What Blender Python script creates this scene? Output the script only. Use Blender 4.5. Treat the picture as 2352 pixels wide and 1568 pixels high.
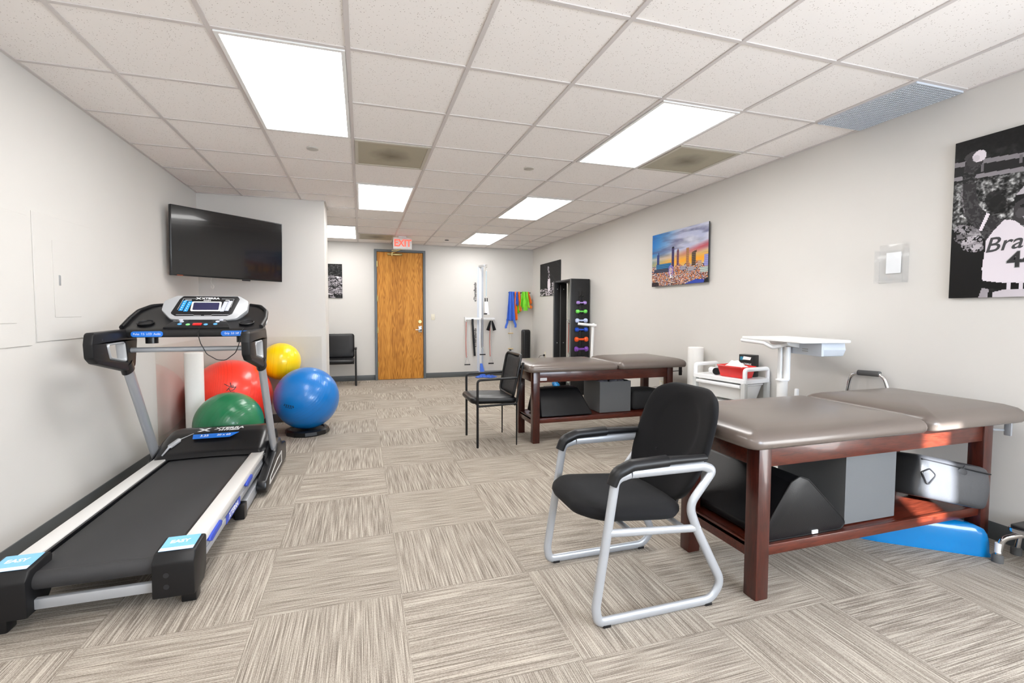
import bpy, bmesh, math, random
import numpy as np
from mathutils import Vector, Matrix
from mathutils.geometry import tessellate_polygon
R = math.radians
scene = bpy.context.scene
for o in list(bpy.data.objects): bpy.data.objects.remove(o)
col = scene.collection

# ---------------------------------------------------------------- camera
cd = bpy.data.cameras.new('camera'); cam = bpy.data.objects.new('camera', cd); col.objects.link(cam)
W_, F_ = 2352.0, 1052.6
cd.sensor_width = 36.0; cd.sensor_fit = 'HORIZONTAL'; cd.lens = 36.0 * F_ / W_
cd.shift_x = 0.01233; cd.shift_y = -0.00675; cd.clip_start = .02
YAW, PIT, ROL = 0.2916, -0.0472, 0.0014
fw = Vector((math.sin(YAW) * math.cos(PIT), math.cos(YAW) * math.cos(PIT), math.sin(PIT)))
rt = Vector((math.cos(YAW), -math.sin(YAW), 0)); up = rt.cross(fw)
r2 = rt * math.cos(ROL) + up * math.sin(ROL); u2 = up * math.cos(ROL) - rt * math.sin(ROL)
mw = Matrix((r2, u2, -fw)).transposed().to_4x4(); mw.translation = Vector((-0.5601, -2.4573, 1.281))
cam.matrix_world = mw
scene.camera = cam

# ---------------------------------------------------------------- world, daylight, exposure
scene.view_settings.view_transform = 'Standard'; scene.view_settings.look = 'None'
scene.view_settings.gamma = 1.0; scene.view_settings.use_curve_mapping = False
scene.view_settings.exposure = 0.96
scene.cycles.use_denoising = True
scene.cycles.max_bounces = 8; scene.cycles.diffuse_bounces = 6; scene.cycles.glossy_bounces = 4
scene.cycles.transparent_max_bounces = 12; scene.cycles.sample_clamp_indirect = 6
wd = bpy.data.worlds.new('world'); scene.world = wd; wd.use_nodes = True
wd.node_tree.nodes['Background'].inputs[0].default_value = (.62, .78, 1, 1)
wd.node_tree.nodes['Background'].inputs[1].default_value = 2.2
PANEL = 8.2            # radiance of the lit ceiling panels
def light(name, kind, loc, **k):
    l = bpy.data.lights.new(name, kind); o = bpy.data.objects.new(name, l); col.objects.link(o); o.location = loc
    for a, b in k.items(): setattr(l, a, b)
    return o
SUNDIR = Vector((.66, .735, -.345)).normalized()
s_ = light('sun', 'SUN', (-3, -7, 4), energy=45, angle=R(.6), color=(.93, .97, 1))
s_.rotation_euler = SUNDIR.to_track_quat('-Z', 'Y').to_euler()
w_ = light('window_daylight', 'AREA', (1.75, -4.22, 1.5), shape='RECTANGLE', size=1.7, size_y=1.3, energy=66, color=(.80, .89, 1))
w_.rotation_euler = Vector((-.45, 1, -.32)).to_track_quat('-Z', 'Y').to_euler()

# ---------------------------------------------------------------- room numbers
H, YB, XR, XL, YP, YF, T = 2.593, 6.54, 2.865, -2.28, 3.36, -4.3, .6096

# ---------------------------------------------------------------- materials
def lin(c):
    if isinstance(c, str):
        c = c.lstrip('#'); c = [int(c[i:i + 2], 16) / 255 for i in (0, 2, 4)]
        return tuple(x / 12.92 if x <= .04045 else ((x + .055) / 1.055) ** 2.4 for x in c)
    return tuple(c)
def mat(name, c, rough=.5, metal=0, spec=.5, coat=0, sheen=0, noise=0, nscale=60, bump=0, bscale=200, emit=None, estr=0, alpha=1, trans=0):
    m = bpy.data.materials.new(name); m.use_nodes = True; nt = m.node_tree; b = nt.nodes['Principled BSDF']
    c = lin(c); b.inputs['Base Color'].default_value = (*c, 1); b.inputs['Roughness'].default_value = rough
    b.inputs['Metallic'].default_value = metal; b.inputs['Specular IOR Level'].default_value = spec
    b.inputs['Coat Weight'].default_value = coat; b.inputs['Sheen Weight'].default_value = sheen
    b.inputs['Transmission Weight'].default_value = trans; b.inputs['Alpha'].default_value = alpha
    if emit: b.inputs['Emission Color'].default_value = (*lin(emit), 1); b.inputs['Emission Strength'].default_value = estr
    if noise or bump:
        tc = nt.nodes.new('ShaderNodeTexCoord')
        if noise:
            n = nt.nodes.new('ShaderNodeTexNoise'); n.inputs['Scale'].default_value = nscale; n.inputs['Detail'].default_value = 4
            nt.links.new(tc.outputs['Object'], n.inputs['Vector'])
            mx = nt.nodes.new('ShaderNodeMix'); mx.data_type = 'RGBA'
            mx.inputs[6].default_value = (*[x * (1 - noise) for x in c], 1); mx.inputs[7].default_value = (*[min(1, x * (1 + noise)) for x in c], 1)
            nt.links.new(n.outputs['Fac'], mx.inputs[0]); nt.links.new(mx.outputs[2], b.inputs['Base Color'])
        if bump:
            n = nt.nodes.new('ShaderNodeTexNoise'); n.inputs['Scale'].default_value = bscale; n.inputs['Detail'].default_value = 3
            nt.links.new(tc.outputs['Object'], n.inputs['Vector'])
            bp = nt.nodes.new('ShaderNodeBump'); bp.inputs['Strength'].default_value = bump; bp.inputs['Distance'].default_value = .002
            nt.links.new(n.outputs['Fac'], bp.inputs['Height']); nt.links.new(bp.outputs[0], b.inputs['Normal'])
    return m
class N:   # tiny node helper
    def __init__(s, m): s.nt = m.node_tree
    def __call__(s, kind, *ins, **kw):
        n = s.nt.nodes.new('ShaderNode' + kind)
        for k, v in kw.items(): setattr(n, k, v)
        for i, v in enumerate(ins):
            if v is None: continue
            s.set(n.inputs[i], v)
        return n
    def set(s, inp, v):
        if isinstance(v, bpy.types.NodeSocket): s.nt.links.new(v, inp)
        else: inp.default_value = v
    def math(s, op, a, b=0.0): return s('Math', a, b, operation=op).outputs[0]
    def mix(s, f, a, b):
        n = s('Mix', data_type='RGBA'); s.set(n.inputs[0], f)
        for i, v in ((6, a), (7, b)): s.set(n.inputs[i], v if isinstance(v, bpy.types.NodeSocket) else (*v, 1))
        return n.outputs[2]
    def ramp(s, f, stops):
        n = s('ValToRGB', f); e = n.color_ramp.elements
        while len(e) < len(stops): e.new(.5)
        for i, (p, c) in enumerate(stops): e[i].position = p; e[i].color = (*c, 1)
        return n.outputs[0]

M = {}
M['wall'] = mat('wall_paint', (.625, .606, .577), .62, bump=.12, bscale=160, noise=.015, nscale=3)
M['base'] = mat('baseboard_vinyl', '#54585a', .45)
M['tbar'] = mat('ceiling_grid_metal', (.60, .56, .545), .45)
M['console'] = mat('console_silver', (.42, .43, .445), .38, metal=.2)
M['white'] = mat('white_plastic', (.80, .80, .79), .35)
M['white2'] = mat('bright_white_plastic', (.86, .87, .88), .3)
M['foam_white'] = mat('white_foam', (.82, .81, .79), .75, bump=.2, bscale=90)
M['cream'] = mat('cream_plastic', (.72, .68, .56), .35)
M['black'] = mat('black_plastic', (.006, .006, .007), .3)
M['black_s'] = mat('satin_black_plastic', (.007, .007, .008), .42, spec=.35)
M['black_l'] = mat('black_vinyl', (.005, .005, .006), .36, spec=.35, bump=.25, bscale=260)
M['black_f'] = mat('black_fabric', (.008, .008, .009), .9, spec=.2, sheen=.03, noise=.35, nscale=500, bump=.3, bscale=900)
M['black_w'] = mat('black_wood_grain', (.007, .007, .008), .42, noise=.5, nscale=60)
M['screen'] = mat('black_screen', (.004, .004, .005), .12, coat=.4)
M['lcd'] = mat('lcd_screen', '#2b2a4a', .15)
M['silver'] = mat('silver_paint', (.40, .415, .44), .34, metal=.35)
M['silver_l'] = mat('silver_deck_rail', (.72, .71, .69), .36, metal=.15)
M['silver_m'] = mat('grey_painted_metal', (.40, .41, .43), .3, metal=.6)
M['chrome'] = mat('chrome', (.75, .75, .76), .09, metal=1)
M['alu'] = mat('brushed_aluminium', (.55, .56, .58), .35, metal=.7)
M['brass'] = mat('antique_brass', (.42, .33, .14), .3, metal=.9)
M['darkgrey'] = mat('dark_grey_frame', '#5c6266', .4)
M['grey_rubber'] = mat('grey_rubber', (.09, .09, .09), .7)
M['belt'] = mat('treadmill_belt', (.026, .026, .028), .6, noise=.3, nscale=700, bump=.3, bscale=700)
M['taupe'] = mat('taupe_vinyl', (.128, .102, .087), .3, coat=.15, bump=.12, bscale=220)
M['box'] = mat('grey_fabric_box', (.115, .12, .125), .85, noise=.1, nscale=400, bump=.2, bscale=600)
M['blue'] = mat('glossy_blue_plastic', (.003, .19, .50), .22, coat=.3)
M['sticker'] = mat('blue_sticker', '#1f74d8', .3)
M['lsticker'] = mat('light_blue_sticker', '#7fc0ee', .3)
M['key_blue'] = mat('blue_keypad', '#1a90dd', .35)
M['key_grey'] = mat('grey_keypad', '#b7bbc7', .35)
M['deepblue'] = mat('deep_blue_rubber', (.02, .06, .45), .4)
M['red'] = mat('red_plastic', (.72, .02, .02), .25)
M['print'] = mat('white_print', (.85, .85, .86), .5)
M['print_k'] = mat('black_print', (.015, .015, .018), .5)
M['print_g'] = mat('grey_print', (.30, .30, .31), .5)
M['green_b'] = mat('green_button', '#7fd07f', .35)
M['blue_b'] = mat('blue_button', '#5aa4dd', .35)
M['tan'] = mat('pale_wood_handle', (.65, .48, .25), .5)
M['cordwhite'] = mat('white_cord', (.75, .73, .70), .7)
M['cordred'] = mat('red_tubing', (.55, .08, .05), .4)
M['cordgrey'] = mat('grey_tubing', (.16, .17, .19), .4)
M['cordsilver'] = mat('silver_tubing', (.5, .5, .5), .4)
M['cordblue'] = mat('pale_blue_cord', (.35, .62, .75), .5)
M['edge'] = mat('dark_panel_edge', (.02, .02, .022), .5)
M['mirror'] = mat('mirror_glass', (.85, .88, .85), .02, metal=1)
M['tissue'] = mat('white_tissue', (.85, .83, .83), .9)
def band(name, c): return mat(name, c, .55, sheen=.1)
M['b_blue'] = band('blue_latex', (.035, .13, .60)); M['b_orange'] = band('orange_latex', (.85, .20, .02)); M['b_green'] = band('green_latex', (.20, .70, .02))
def ball_mat(name, c, axis_scale=30):
    m = mat(name, c, .28, coat=.2); n = N(m); b = m.node_tree.nodes['Principled BSDF']
    tc = n('TexCoord'); w = n('TexWave', tc.outputs['Object'], axis_scale, .3, wave_type='RINGS', rings_direction='X')
    r = n.math('POWER', w.outputs['Fac'], 8.0)
    bp = n('Bump'); bp.inputs['Strength'].default_value = .25; bp.inputs['Distance'].default_value = .002
    n.set(bp.inputs['Height'], r); n.set(b.inputs['Normal'], bp.outputs[0])
    n.set(b.inputs['Base Color'], n.mix(n.math('MULTIPLY', r, .22), lin(c), tuple(x * .6 for x in lin(c))))
    return m
def wood(name, dark, light, sc=(14, 14, 1.3), rough=.35, coat=.2):
    m = mat(name, light, rough, coat=coat); n = N(m); b = m.node_tree.nodes['Principled BSDF']
    tc = n('TexCoord'); mp = n('Mapping', tc.outputs['Object']); mp.inputs['Scale'].default_value = sc
    a = n('TexNoise', mp.outputs[0]); a.inputs['Scale'].default_value = 5; a.inputs['Detail'].default_value = 6; a.inputs['Distortion'].default_value = 1.0
    mp2 = n('Mapping', tc.outputs['Object']); mp2.inputs['Scale'].default_value = tuple(x * 6 for x in sc)
    f = n('TexNoise', mp2.outputs[0]); f.inputs['Scale'].default_value = 4; f.inputs['Detail'].default_value = 3
    fac = n.math('ADD', n.math('MULTIPLY', a.outputs['Fac'], .65), n.math('MULTIPLY', f.outputs['Fac'], .35))
    n.set(b.inputs['Base Color'], n.ramp(fac, [(.38, dark), (.62, light)]))
    return m
M['cherry'] = wood('cherry_wood', (.045, .007, .003), (.105, .018, .008), (1.5, 14, 14), .3, .25)
M['cherry_v'] = wood('cherry_wood_leg', (.032, .006, .004), (.070, .013, .007), (14, 14, 1.3), .3, .25)
# oak door: flame grain
def oak():
    m = mat('oak_veneer', (.55, .28, .09), .5, spec=.3); n = N(m); b = m.node_tree.nodes['Principled BSDF']
    tc = n('TexCoord'); sp = n('SeparateXYZ', tc.outputs['Object'])
    big = n('TexNoise'); mp = n('Mapping', tc.outputs['Object']); mp.inputs['Scale'].default_value = (5.5, 1, .55)
    n.set(big.inputs['Vector'], mp.outputs[0]); big.inputs['Scale'].default_value = 1.6; big.inputs['Detail'].default_value = 2
    s = n.math('SINE', n.math('MULTIPLY', big.outputs['Fac'], 95.0))
    fine = n('TexNoise'); mp2 = n('Mapping', tc.outputs['Object']); mp2.inputs['Scale'].default_value = (110, 1, 3)
    n.set(fine.inputs['Vector'], mp2.outputs[0]); fine.inputs['Scale'].default_value = 2.0; fine.inputs['Detail'].default_value = 4
    wide = n('TexNoise'); mp3 = n('Mapping', tc.outputs['Object']); mp3.inputs['Scale'].default_value = (9, 1, .2)
    n.set(wide.inputs['Vector'], mp3.outputs[0]); wide.inputs['Scale'].default_value = 1.2
    f = n.math('ADD', n.math('MULTIPLY', s, .08), n.math('ADD', n.math('MULTIPLY', fine.outputs['Fac'], .6), n.math('MULTIPLY', wide.outputs['Fac'], .4)))
    n.set(b.inputs['Base Color'], n.ramp(f, [(.32, (.25, .085, .008)), (.5, (.52, .215, .028)), (.68, (.66, .31, .055))]))
    return m
M['oak'] = oak()
# carpet tiles, quarter turned
def carpet():
    m = mat('carpet_tiles', (.3, .26, .22), .95, spec=.1); n = N(m); b = m.node_tree.nodes['Principled BSDF']
    tc = n('TexCoord'); sp = n('SeparateXYZ', tc.outputs['Object']); x, y = sp.outputs[0], sp.outputs[1]
    ux = n.math('DIVIDE', n.math('ADD', x, .40), .605); uy = n.math('DIVIDE', n.math('ADD', y, -.22), .600)
    i, j = n.math('FLOOR', ux), n.math('FLOOR', uy)
    par = n.math('FLOORED_MODULO', n.math('ADD', i, j), 2.0)
    def sw(a, bb): # par ? a : b
        return n.math('ADD', n.math('MULTIPLY', par, a), n.math('MULTIPLY', n.math('SUBTRACT', 1.0, par), bb))
    s, t = sw(x, y), sw(y, x); cell = n.math('ADD', n.math('MULTIPLY', i, 7.31), n.math('MULTIPLY', j, 3.77))
    def strk(fs, ft, det):
        v = n('CombineXYZ', n.math('MULTIPLY', s, fs), n.math('MULTIPLY', t, ft), cell)
        q = n('TexNoise', v.outputs[0]); q.inputs['Scale'].default_value = 1.0; q.inputs['Detail'].default_value = det; q.inputs['Roughness'].default_value = .5
        return q.outputs['Fac']
    a, c2, d = strk(110, 2.8, 2), strk(360, 5, 0), strk(500, 170, 1)
    f = n.math('ADD', n.math('ADD', n.math('MULTIPLY', a, .30), n.math('MULTIPLY', c2, .50)), n.math('MULTIPLY', d, .34))
    base = n.ramp(f, [(.42, (.175, .147, .123)), (.56, (.305, .267, .226)), (.70, (.48, .43, .37))])
    wn = n('TexWhiteNoise', n('CombineXYZ', i, j, 0.0).outputs[0])
    tone = n.math('ADD', .92, n.math('MULTIPLY', wn.outputs[0], .14))
    fx = n.math('PINGPONG', ux, .5); fy = n.math('PINGPONG', uy, .5)
    seam = n.math('LESS_THAN', n.math('MINIMUM', fx, fy), .0035)
    k = n.math('MULTIPLY', tone, n.math('SUBTRACT', 1.0, n.math('MULTIPLY', seam, .12)))
    vm = n('VectorMath', base, operation='SCALE'); n.set(vm.inputs['Scale'], k)
    n.set(b.inputs['Base Color'], vm.outputs[0])
    bp = n('Bump'); bp.inputs['Strength'].default_value = .35; bp.inputs['Distance'].default_value = .003
    n.set(bp.inputs['Height'], c2); n.set(b.inputs['Normal'], bp.outputs[0])
    return m
M['carpet'] = carpet()
def ceil_mat():
    m = mat('acoustic_tile', (.70, .655, .63), .9, spec=.1); n = N(m); b = m.node_tree.nodes['Principled BSDF']
    tc = n('TexCoord'); v = n('TexVoronoi', tc.outputs['Object']); v.inputs['Scale'].default_value = 95
    q = n('TexNoise', tc.outputs['Object']); q.inputs['Scale'].default_value = 60
    hole = n.math('MULTIPLY', n.math('LESS_THAN', v.outputs['Distance'], .22), n.math('GREATER_THAN', q.outputs['Fac'], .52))
    n.set(b.inputs['Base Color'], n.mix(hole, (.86, .825, .80), (.50, .45, .42)))
    return m
M['ceil'] = ceil_mat()
def emis(name, c, s):
    m = bpy.data.materials.new(name); m.use_nodes = True; nt = m.node_tree; nt.nodes.clear()
    e = nt.nodes.new('ShaderNodeEmission'); e.inputs[0].default_value = (*lin(c), 1); e.inputs[1].default_value = s
    o = nt.nodes.new('ShaderNodeOutputMaterial'); nt.links.new(e.outputs[0], o.inputs[0]); return m
M['lamp'] = emis('lit_diffuser', (1, .985, .965), PANEL)
M['exit_red'] = emis('exit_red_letters', (1, .07, .05), 1.6)
def clear(name, tint=(.97, .97, .95), ior=1.45, rough=.03, base=.0):
    m = bpy.data.materials.new(name); m.use_nodes = True; nt = m.node_tree; nt.nodes.clear(); n = N(m)
    t = n('BsdfTransparent', (*tint, 1)); g = n('BsdfGlossy'); g.inputs['Roughness'].default_value = rough; g.inputs['Color'].default_value = (1, 1, 1, 1)
    f = n('Fresnel', ior); fac = n.math('MINIMUM', n.math('ADD', f.outputs[0], base), 1.0)
    gm = n('NewGeometry'); fac = n.math('MULTIPLY', fac, n.math('SUBTRACT', 1.0, gm.outputs['Backfacing'])); mx = n('MixShader', fac, t.outputs[0], g.outputs[0]); o = n('OutputMaterial', mx.outputs[0]); return m
M['clear'] = clear('clear_acrylic_sheet', (.975, .97, .96), 1.5, .06)
M['clear2'] = clear('clear_plastic', (.975, .98, .985), 1.3, .12, .02)
M['clearred'] = mat('translucent_red_plastic', (.85, .02, .02), .2, trans=.25)
M['mesh'] = None
def mesh_fabric():
    m = bpy.data.materials.new('black_mesh_fabric'); m.use_nodes = True; n = N(m); b = m.node_tree.nodes['Principled BSDF']
    b.inputs['Base Color'].default_value = (.02, .02, .022, 1); b.inputs['Roughness'].default_value = .6
    tc = n('TexCoord'); v = n('TexVoronoi', tc.outputs['Object']); v.inputs['Scale'].default_value = 330
    n.set(b.inputs['Alpha'], n.math('ADD', .72, n.math('MULTIPLY', n.math('GREATER_THAN', v.outputs['Distance'], .42), .28))); return m
M['mesh'] = mesh_fabric()
def stained_vent():
    m = mat('stained_perforated_vent', (.36, .34, .26), .6); n = N(m); b = m.node_tree.nodes['Principled BSDF']
    tc = n('TexCoord'); ln = n('VectorMath', tc.outputs['Object'], operation='LENGTH')
    q = n('TexNoise', tc.outputs['Object']); q.inputs['Scale'].default_value = 9
    d = n.math('ADD', ln.outputs['Value'], n.math('MULTIPLY', q.outputs['Fac'], .12))
    w = n('TexWave', tc.outputs['Object'], 60.0, bands_direction='Y')
    c = n.ramp(d, [(.06, (.14, .125, .085)), (.25, (.42, .385, .29))])
    n.set(b.inputs['Base Color'], n.mix(n.math('MULTIPLY', w.outputs['Fac'], .35), c, (.24, .22, .165)))
    return m
M['vent'] = stained_vent()
M['vcol'] = bpy.data.materials.new('printed_artwork'); M['vcol'].use_nodes = True
_n = N(M['vcol']); _a = _n('Attribute', attribute_name='ink'); _b = M['vcol'].node_tree.nodes['Principled BSDF']
_n.set(_b.inputs['Base Color'], _a.outputs['Color']); _b.inputs['Roughness'].default_value = .5; _b.inputs['Specular IOR Level'].default_value = .25

# ---------------------------------------------------------------- mesh builder
def arc_fillet(pts, r, closed=False, seg=6):
    pts = [Vector(p) for p in pts]; n = len(pts); out = []
    for i, p in enumerate(pts):
        if not closed and i in (0, n - 1): out.append(p); continue
        a, b = pts[i - 1] - p, pts[(i + 1) % n] - p
        rr = r[i] if isinstance(r, (list, tuple)) else r
        ang = a.angle(b) if a.length > 1e-6 and b.length > 1e-6 else math.pi
        if rr <= 0 or ang > math.pi - .03: out.append(p); continue
        d = min(rr / math.tan(ang / 2), a.length * .48, b.length * .48)
        A, B = p + a.normalized() * d, p + b.normalized() * d
        for k in range(seg + 1):
            t = k / seg; out.append(A * (1 - t) ** 2 + p * 2 * t * (1 - t) + B * t * t)
    return out
def rrect(hx, hy, r, seg=5):
    r = max(min(r, hx - 1e-4, hy - 1e-4), 1e-4); o = []
    for cx, cy, a0 in ((hx - r, hy - r, 0), (-hx + r, hy - r, 90), (-hx + r, -hy + r, 180), (hx - r, -hy + r, 270)):
        for k in range(seg + 1):
            a = R(a0 + 90 * k / seg); o.append((cx + r * math.cos(a), cy + r * math.sin(a)))
    return o
class G:
    def __init__(s, Mx=None): s.v = []; s.f = []; s.M = Mx or Matrix.Identity(4)
    def add(s, vs, fs):
        o = len(s.v); s.v += [s.M @ Vector(v) for v in vs]; s.f += [[i + o for i in f] for f in fs]; return s
    def bm(s, bm):
        bm.verts.index_update(); s.add([v.co.copy() for v in bm.verts], [[v.index for v in f.verts] for f in bm.faces]); bm.free(); return s
    def box(s, x0, x1, y0, y1, z0, z1, bev=0, seg=2, M_=None):
        b = bmesh.new(); bmesh.ops.create_cube(b, size=1)
        for v in b.verts: v.co = Vector(((x0 + x1) / 2 + v.co.x * (x1 - x0), (y0 + y1) / 2 + v.co.y * (y1 - y0), (z0 + z1) / 2 + v.co.z * (z1 - z0)))
        if bev: bmesh.ops.bevel(b, geom=b.edges[:], offset=bev, segments=seg, profile=.5, affect='EDGES')
        if M_ is not None: bmesh.ops.transform(b, matrix=M_, verts=b.verts)
        return s.bm(b)
    def bar(s, p0, p1, w, h, bev=0, upv=(0, 0, 1)):
        p0, p1 = Vector(p0), Vector(p1); t = (p1 - p0); L = t.length; t.normalize(); u = Vector(upv)
        sd = t.cross(u).normalized(); u = sd.cross(t)
        m = Matrix((sd, t, u)).transposed().to_4x4(); m.translation = (p0 + p1) / 2
        return s.box(-w / 2, w / 2, -L / 2, L / 2, -h / 2, h / 2, bev, 2, m)
    def tube(s, pts, r, res=10, fillet=0, closed=False, upv=None, rb=None, seg=6, cap=True, taper=None):
        P = arc_fillet(pts, fillet, closed, seg) if fillet else [Vector(p) for p in pts]
        n = len(P); vs = []; fs = []; prev = None; rb = rb or r
        for i in range(n):
            a = P[i - 1] if (i > 0 or closed) else P[i]; b = P[(i + 1) % n] if (i < n - 1 or closed) else P[i]
            t = (b - a).normalized()
            if upv is not None: n1 = Vector(upv); n1 = (n1 - t * n1.dot(t)).normalized()
            elif prev is None:
                n1 = t.orthogonal().normalized()
            else: n1 = (prev - t * prev.dot(t)).normalized()
            prev = n1; n2 = t.cross(n1); k = taper(i / (n - 1)) if taper else 1
            for q in range(res):
                an = 2 * math.pi * q / res; vs.append(P[i] + (n1 * math.cos(an) * r + n2 * math.sin(an) * rb) * k)
        m = n if closed else n - 1
        for i in range(m):
            for q in range(res):
                a, b = i * res, ((i + 1) % n) * res; fs.append([a + q, a + (q + 1) % res, b + (q + 1) % res, b + q])
        if cap and not closed: fs.append(list(range(res))[::-1]); fs.append([(n - 1) * res + q for q in range(res)])
        return s.add(vs, fs)
    def lathe(s, prof, c=(0, 0, 0), ax=(0, 0, 1), seg=32, M_=None):
        m = Vector((0, 0, 1)).rotation_difference(Vector(ax)).to_matrix().to_4x4(); m.translation = Vector(c); vs = []; fs = []
        for r, z in prof:
            for q in range(seg): a = 2 * math.pi * q / seg; vs.append(m @ Vector((r * math.cos(a), r * math.sin(a), z)))
        for i in range(len(prof) - 1):
            for q in range(seg): fs.append([i * seg + q, i * seg + (q + 1) % seg, (i + 1) * seg + (q + 1) % seg, (i + 1) * seg + q])
        if prof[0][0] > 1e-5: fs.append(list(range(seg))[::-1])
        if prof[-1][0] > 1e-5: fs.append([(len(prof) - 1) * seg + q for q in range(seg)])
        return s.add(vs, fs)
    def cyl(s, p0, p1, r, r2=None, seg=20):
        p0, p1 = Vector(p0), Vector(p1); return s.lathe([(r, 0), (r if r2 is None else r2, (p1 - p0).length)], p0, p1 - p0, seg)
    def ell(s, c, rad, u=24, v=14):
        rad = rad if hasattr(rad, '__len__') else (rad,) * 3; vs = []; fs = []
        for i in range(v + 1):
            th = math.pi * i / v
            for j in range(u):
                ph = 2 * math.pi * j / u; vs.append((c[0] + rad[0] * math.sin(th) * math.cos(ph), c[1] + rad[1] * math.sin(th) * math.sin(ph), c[2] + rad[2] * math.cos(th)))
        for i in range(v):
            for j in range(u): fs.append([i * u + j, (i + 1) * u + j, (i + 1) * u + (j + 1) % u, i * u + (j + 1) % u])
        return s.add(vs, fs)
    def prism(s, poly, ax, a0, a1, bev=0, holes=(), M_=None, seg=2):
        """poly in the two axes other than ax; a0..a1 along ax"""
        def P(p, a): return {'x': (a, p[0], p[1]), 'y': (p[0], a, p[1]), 'z': (p[0], p[1], a)}[ax]
        b = bmesh.new(); loops = [poly] + list(holes)
        V0 = [[b.verts.new(P(p, a0)) for p in L] for L in loops]; V1 = [[b.verts.new(P(p, a1)) for p in L] for L in loops]
        if holes:
            tri = tessellate_polygon([[Vector((p[0], p[1], 0)) for p in L] for L in loops]); f0 = sum(V0, []); f1 = sum(V1, [])
            for t in tri: b.faces.new([f0[i] for i in t]); b.faces.new([f1[i] for i in t][::-1])
        else: b.faces.new(V0[0]); b.faces.new(V1[0][::-1])
        for A, B in zip(V0, V1):
            n = len(A)
            for i in range(n): b.faces.new([A[i], A[(i + 1) % n], B[(i + 1) % n], B[i]])
        bmesh.ops.recalc_face_normals(b, faces=b.faces)
        if bev:
            es = [e for e in b.edges if len(e.link_faces) == 2 and e.calc_face_angle(0) > .35]
            bmesh.ops.bevel(b, geom=es, offset=bev, segments=seg, profile=.5, affect='EDGES')
        if M_ is not None: bmesh.ops.transform(b, matrix=M_, verts=b.verts)
        return s.bm(b)
    def puff(s, c, hx, hy, r, prof, M_=None, seg=6, fn=None):
        """stack of rounded rectangles; prof = [(inset, z)] bottom to top"""
        m = M_ or Matrix.Identity(4); vs = []; fs = []; n = 4 * (seg + 1)
        for ins, z in prof:
            for x, y in rrect(hx - ins, hy - ins, max(r - ins, r * .25), seg):
                p = Vector((x, y, z)); p = Vector(fn(p)) if fn else p; vs.append(m @ p + Vector(c))
        for i in range(len(prof) - 1):
            for q in range(n): fs.append([i * n + q, i * n + (q + 1) % n, (i + 1) * n + (q + 1) % n, (i + 1) * n + q])
        fs.append(list(range(n))[::-1]); fs.append([(len(prof) - 1) * n + q for q in range(n)])
        return s.add(vs, fs)
    def grid(s, fn, nu, nv, thick=0):
        vs = [fn(i / nu, j / nv) for j in range(nv + 1) for i in range(nu + 1)]
        fs = [[j * (nu + 1) + i, j * (nu + 1) + i + 1, (j + 1) * (nu + 1) + i + 1, (j + 1) * (nu + 1) + i] for j in range(nv) for i in range(nu)]
        return s.add(vs, fs)
    def make(s, name, m, parent=None, org=None, smooth=40, solid=0, bev=0, sub=0):
        if parent is not None: org = ORG[parent.name]
        elif org is None: org = Vector((0, 0, 0))
        org = Vector(org); me = bpy.data.meshes.new(name)
        me.from_pydata([tuple(v - org) for v in s.v], [], s.f); me.update()
        b = bmesh.new(); b.from_mesh(me); bmesh.ops.recalc_face_normals(b, faces=b.faces); b.to_mesh(me); b.free()
        if smooth:
            me.polygons.foreach_set('use_smooth', [True] * len(me.polygons)); me.set_sharp_from_angle(angle=R(smooth))
        me.materials.append(M[m] if isinstance(m, str) else m)
        o = bpy.data.objects.new(name, me); col.objects.link(o)
        if parent is not None: o.parent = parent
        else: o.location = org
        if solid:
            md = o.modifiers.new('solid', 'SOLIDIFY'); md.thickness = solid; md.offset = 0
        if sub:
            md = o.modifiers.new('sub', 'SUBSURF'); md.levels = md.render_levels = sub
        ORG[o.name] = org; return o
ORG = {}
def tag(o, label=None, cat=None, group=None, kind=None):
    if label: o['label'] = label
    if cat: o['category'] = cat
    if group: o['group'] = group
    if kind: o['kind'] = kind
    return o
def thing(name, label, cat, loc, group=None, kind=None):
    o = bpy.data.objects.new(name, None); o.empty_display_size = .05; col.objects.link(o); o.location = loc
    ORG[o.name] = Vector(loc); return tag(o, label, cat, group, kind)
def struct(g, name, m, parent=None, **k):
    o = g.make(name, m, parent, **k)
    if parent is None: o['kind'] = 'structure'
    return o
def dup(root, loc, label=None):
    r = root.copy(); col.objects.link(r); r.location = loc; ORG[r.name] = Vector(loc)
    if label: r['label'] = label
    for ch in list(root.children):
        c = ch.copy(); col.objects.link(c); c.parent = r
        for g in list(ch.children):
            d = g.copy(); col.objects.link(d); d.parent = c
    return r
def frame(o, u, v):
    """matrix with local x=u, y=v, z=u x v at origin o"""
    u = Vector(u).normalized(); v = Vector(v); v = (v - u * v.dot(u)).normalized(); w = u.cross(v)
    m = Matrix((u, v, w)).transposed().to_4x4(); m.translation = Vector(o); return m
def text(name, body, size, m, mt, parent, ext=.0006, shear=0, sx=1, bold=0, name_label=None):
    c = bpy.data.curves.new(name, 'FONT'); c.body = body; c.size = size; c.extrude = ext; c.align_x = 'CENTER'; c.align_y = 'CENTER'; c.shear = shear; c.offset = bold; c.resolution_u = 3
    t = bpy.data.objects.new(name, c); col.objects.link(t)
    dg = bpy.context.evaluated_depsgraph_get(); me = bpy.data.meshes.new_from_object(t.evaluated_get(dg)); bpy.data.objects.remove(t)
    me.transform(Matrix.Translation(-ORG[parent.name]) @ m @ Matrix.Diagonal((sx, 1, 1, 1))); me.materials.clear(); me.materials.append(M[mt] if isinstance(mt, str) else mt)
    o = bpy.data.objects.new(name, me); col.objects.link(o); o.parent = parent; ORG[o.name] = ORG[parent.name]; return o
rnd = random.Random(4)  # fixed seed

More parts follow.
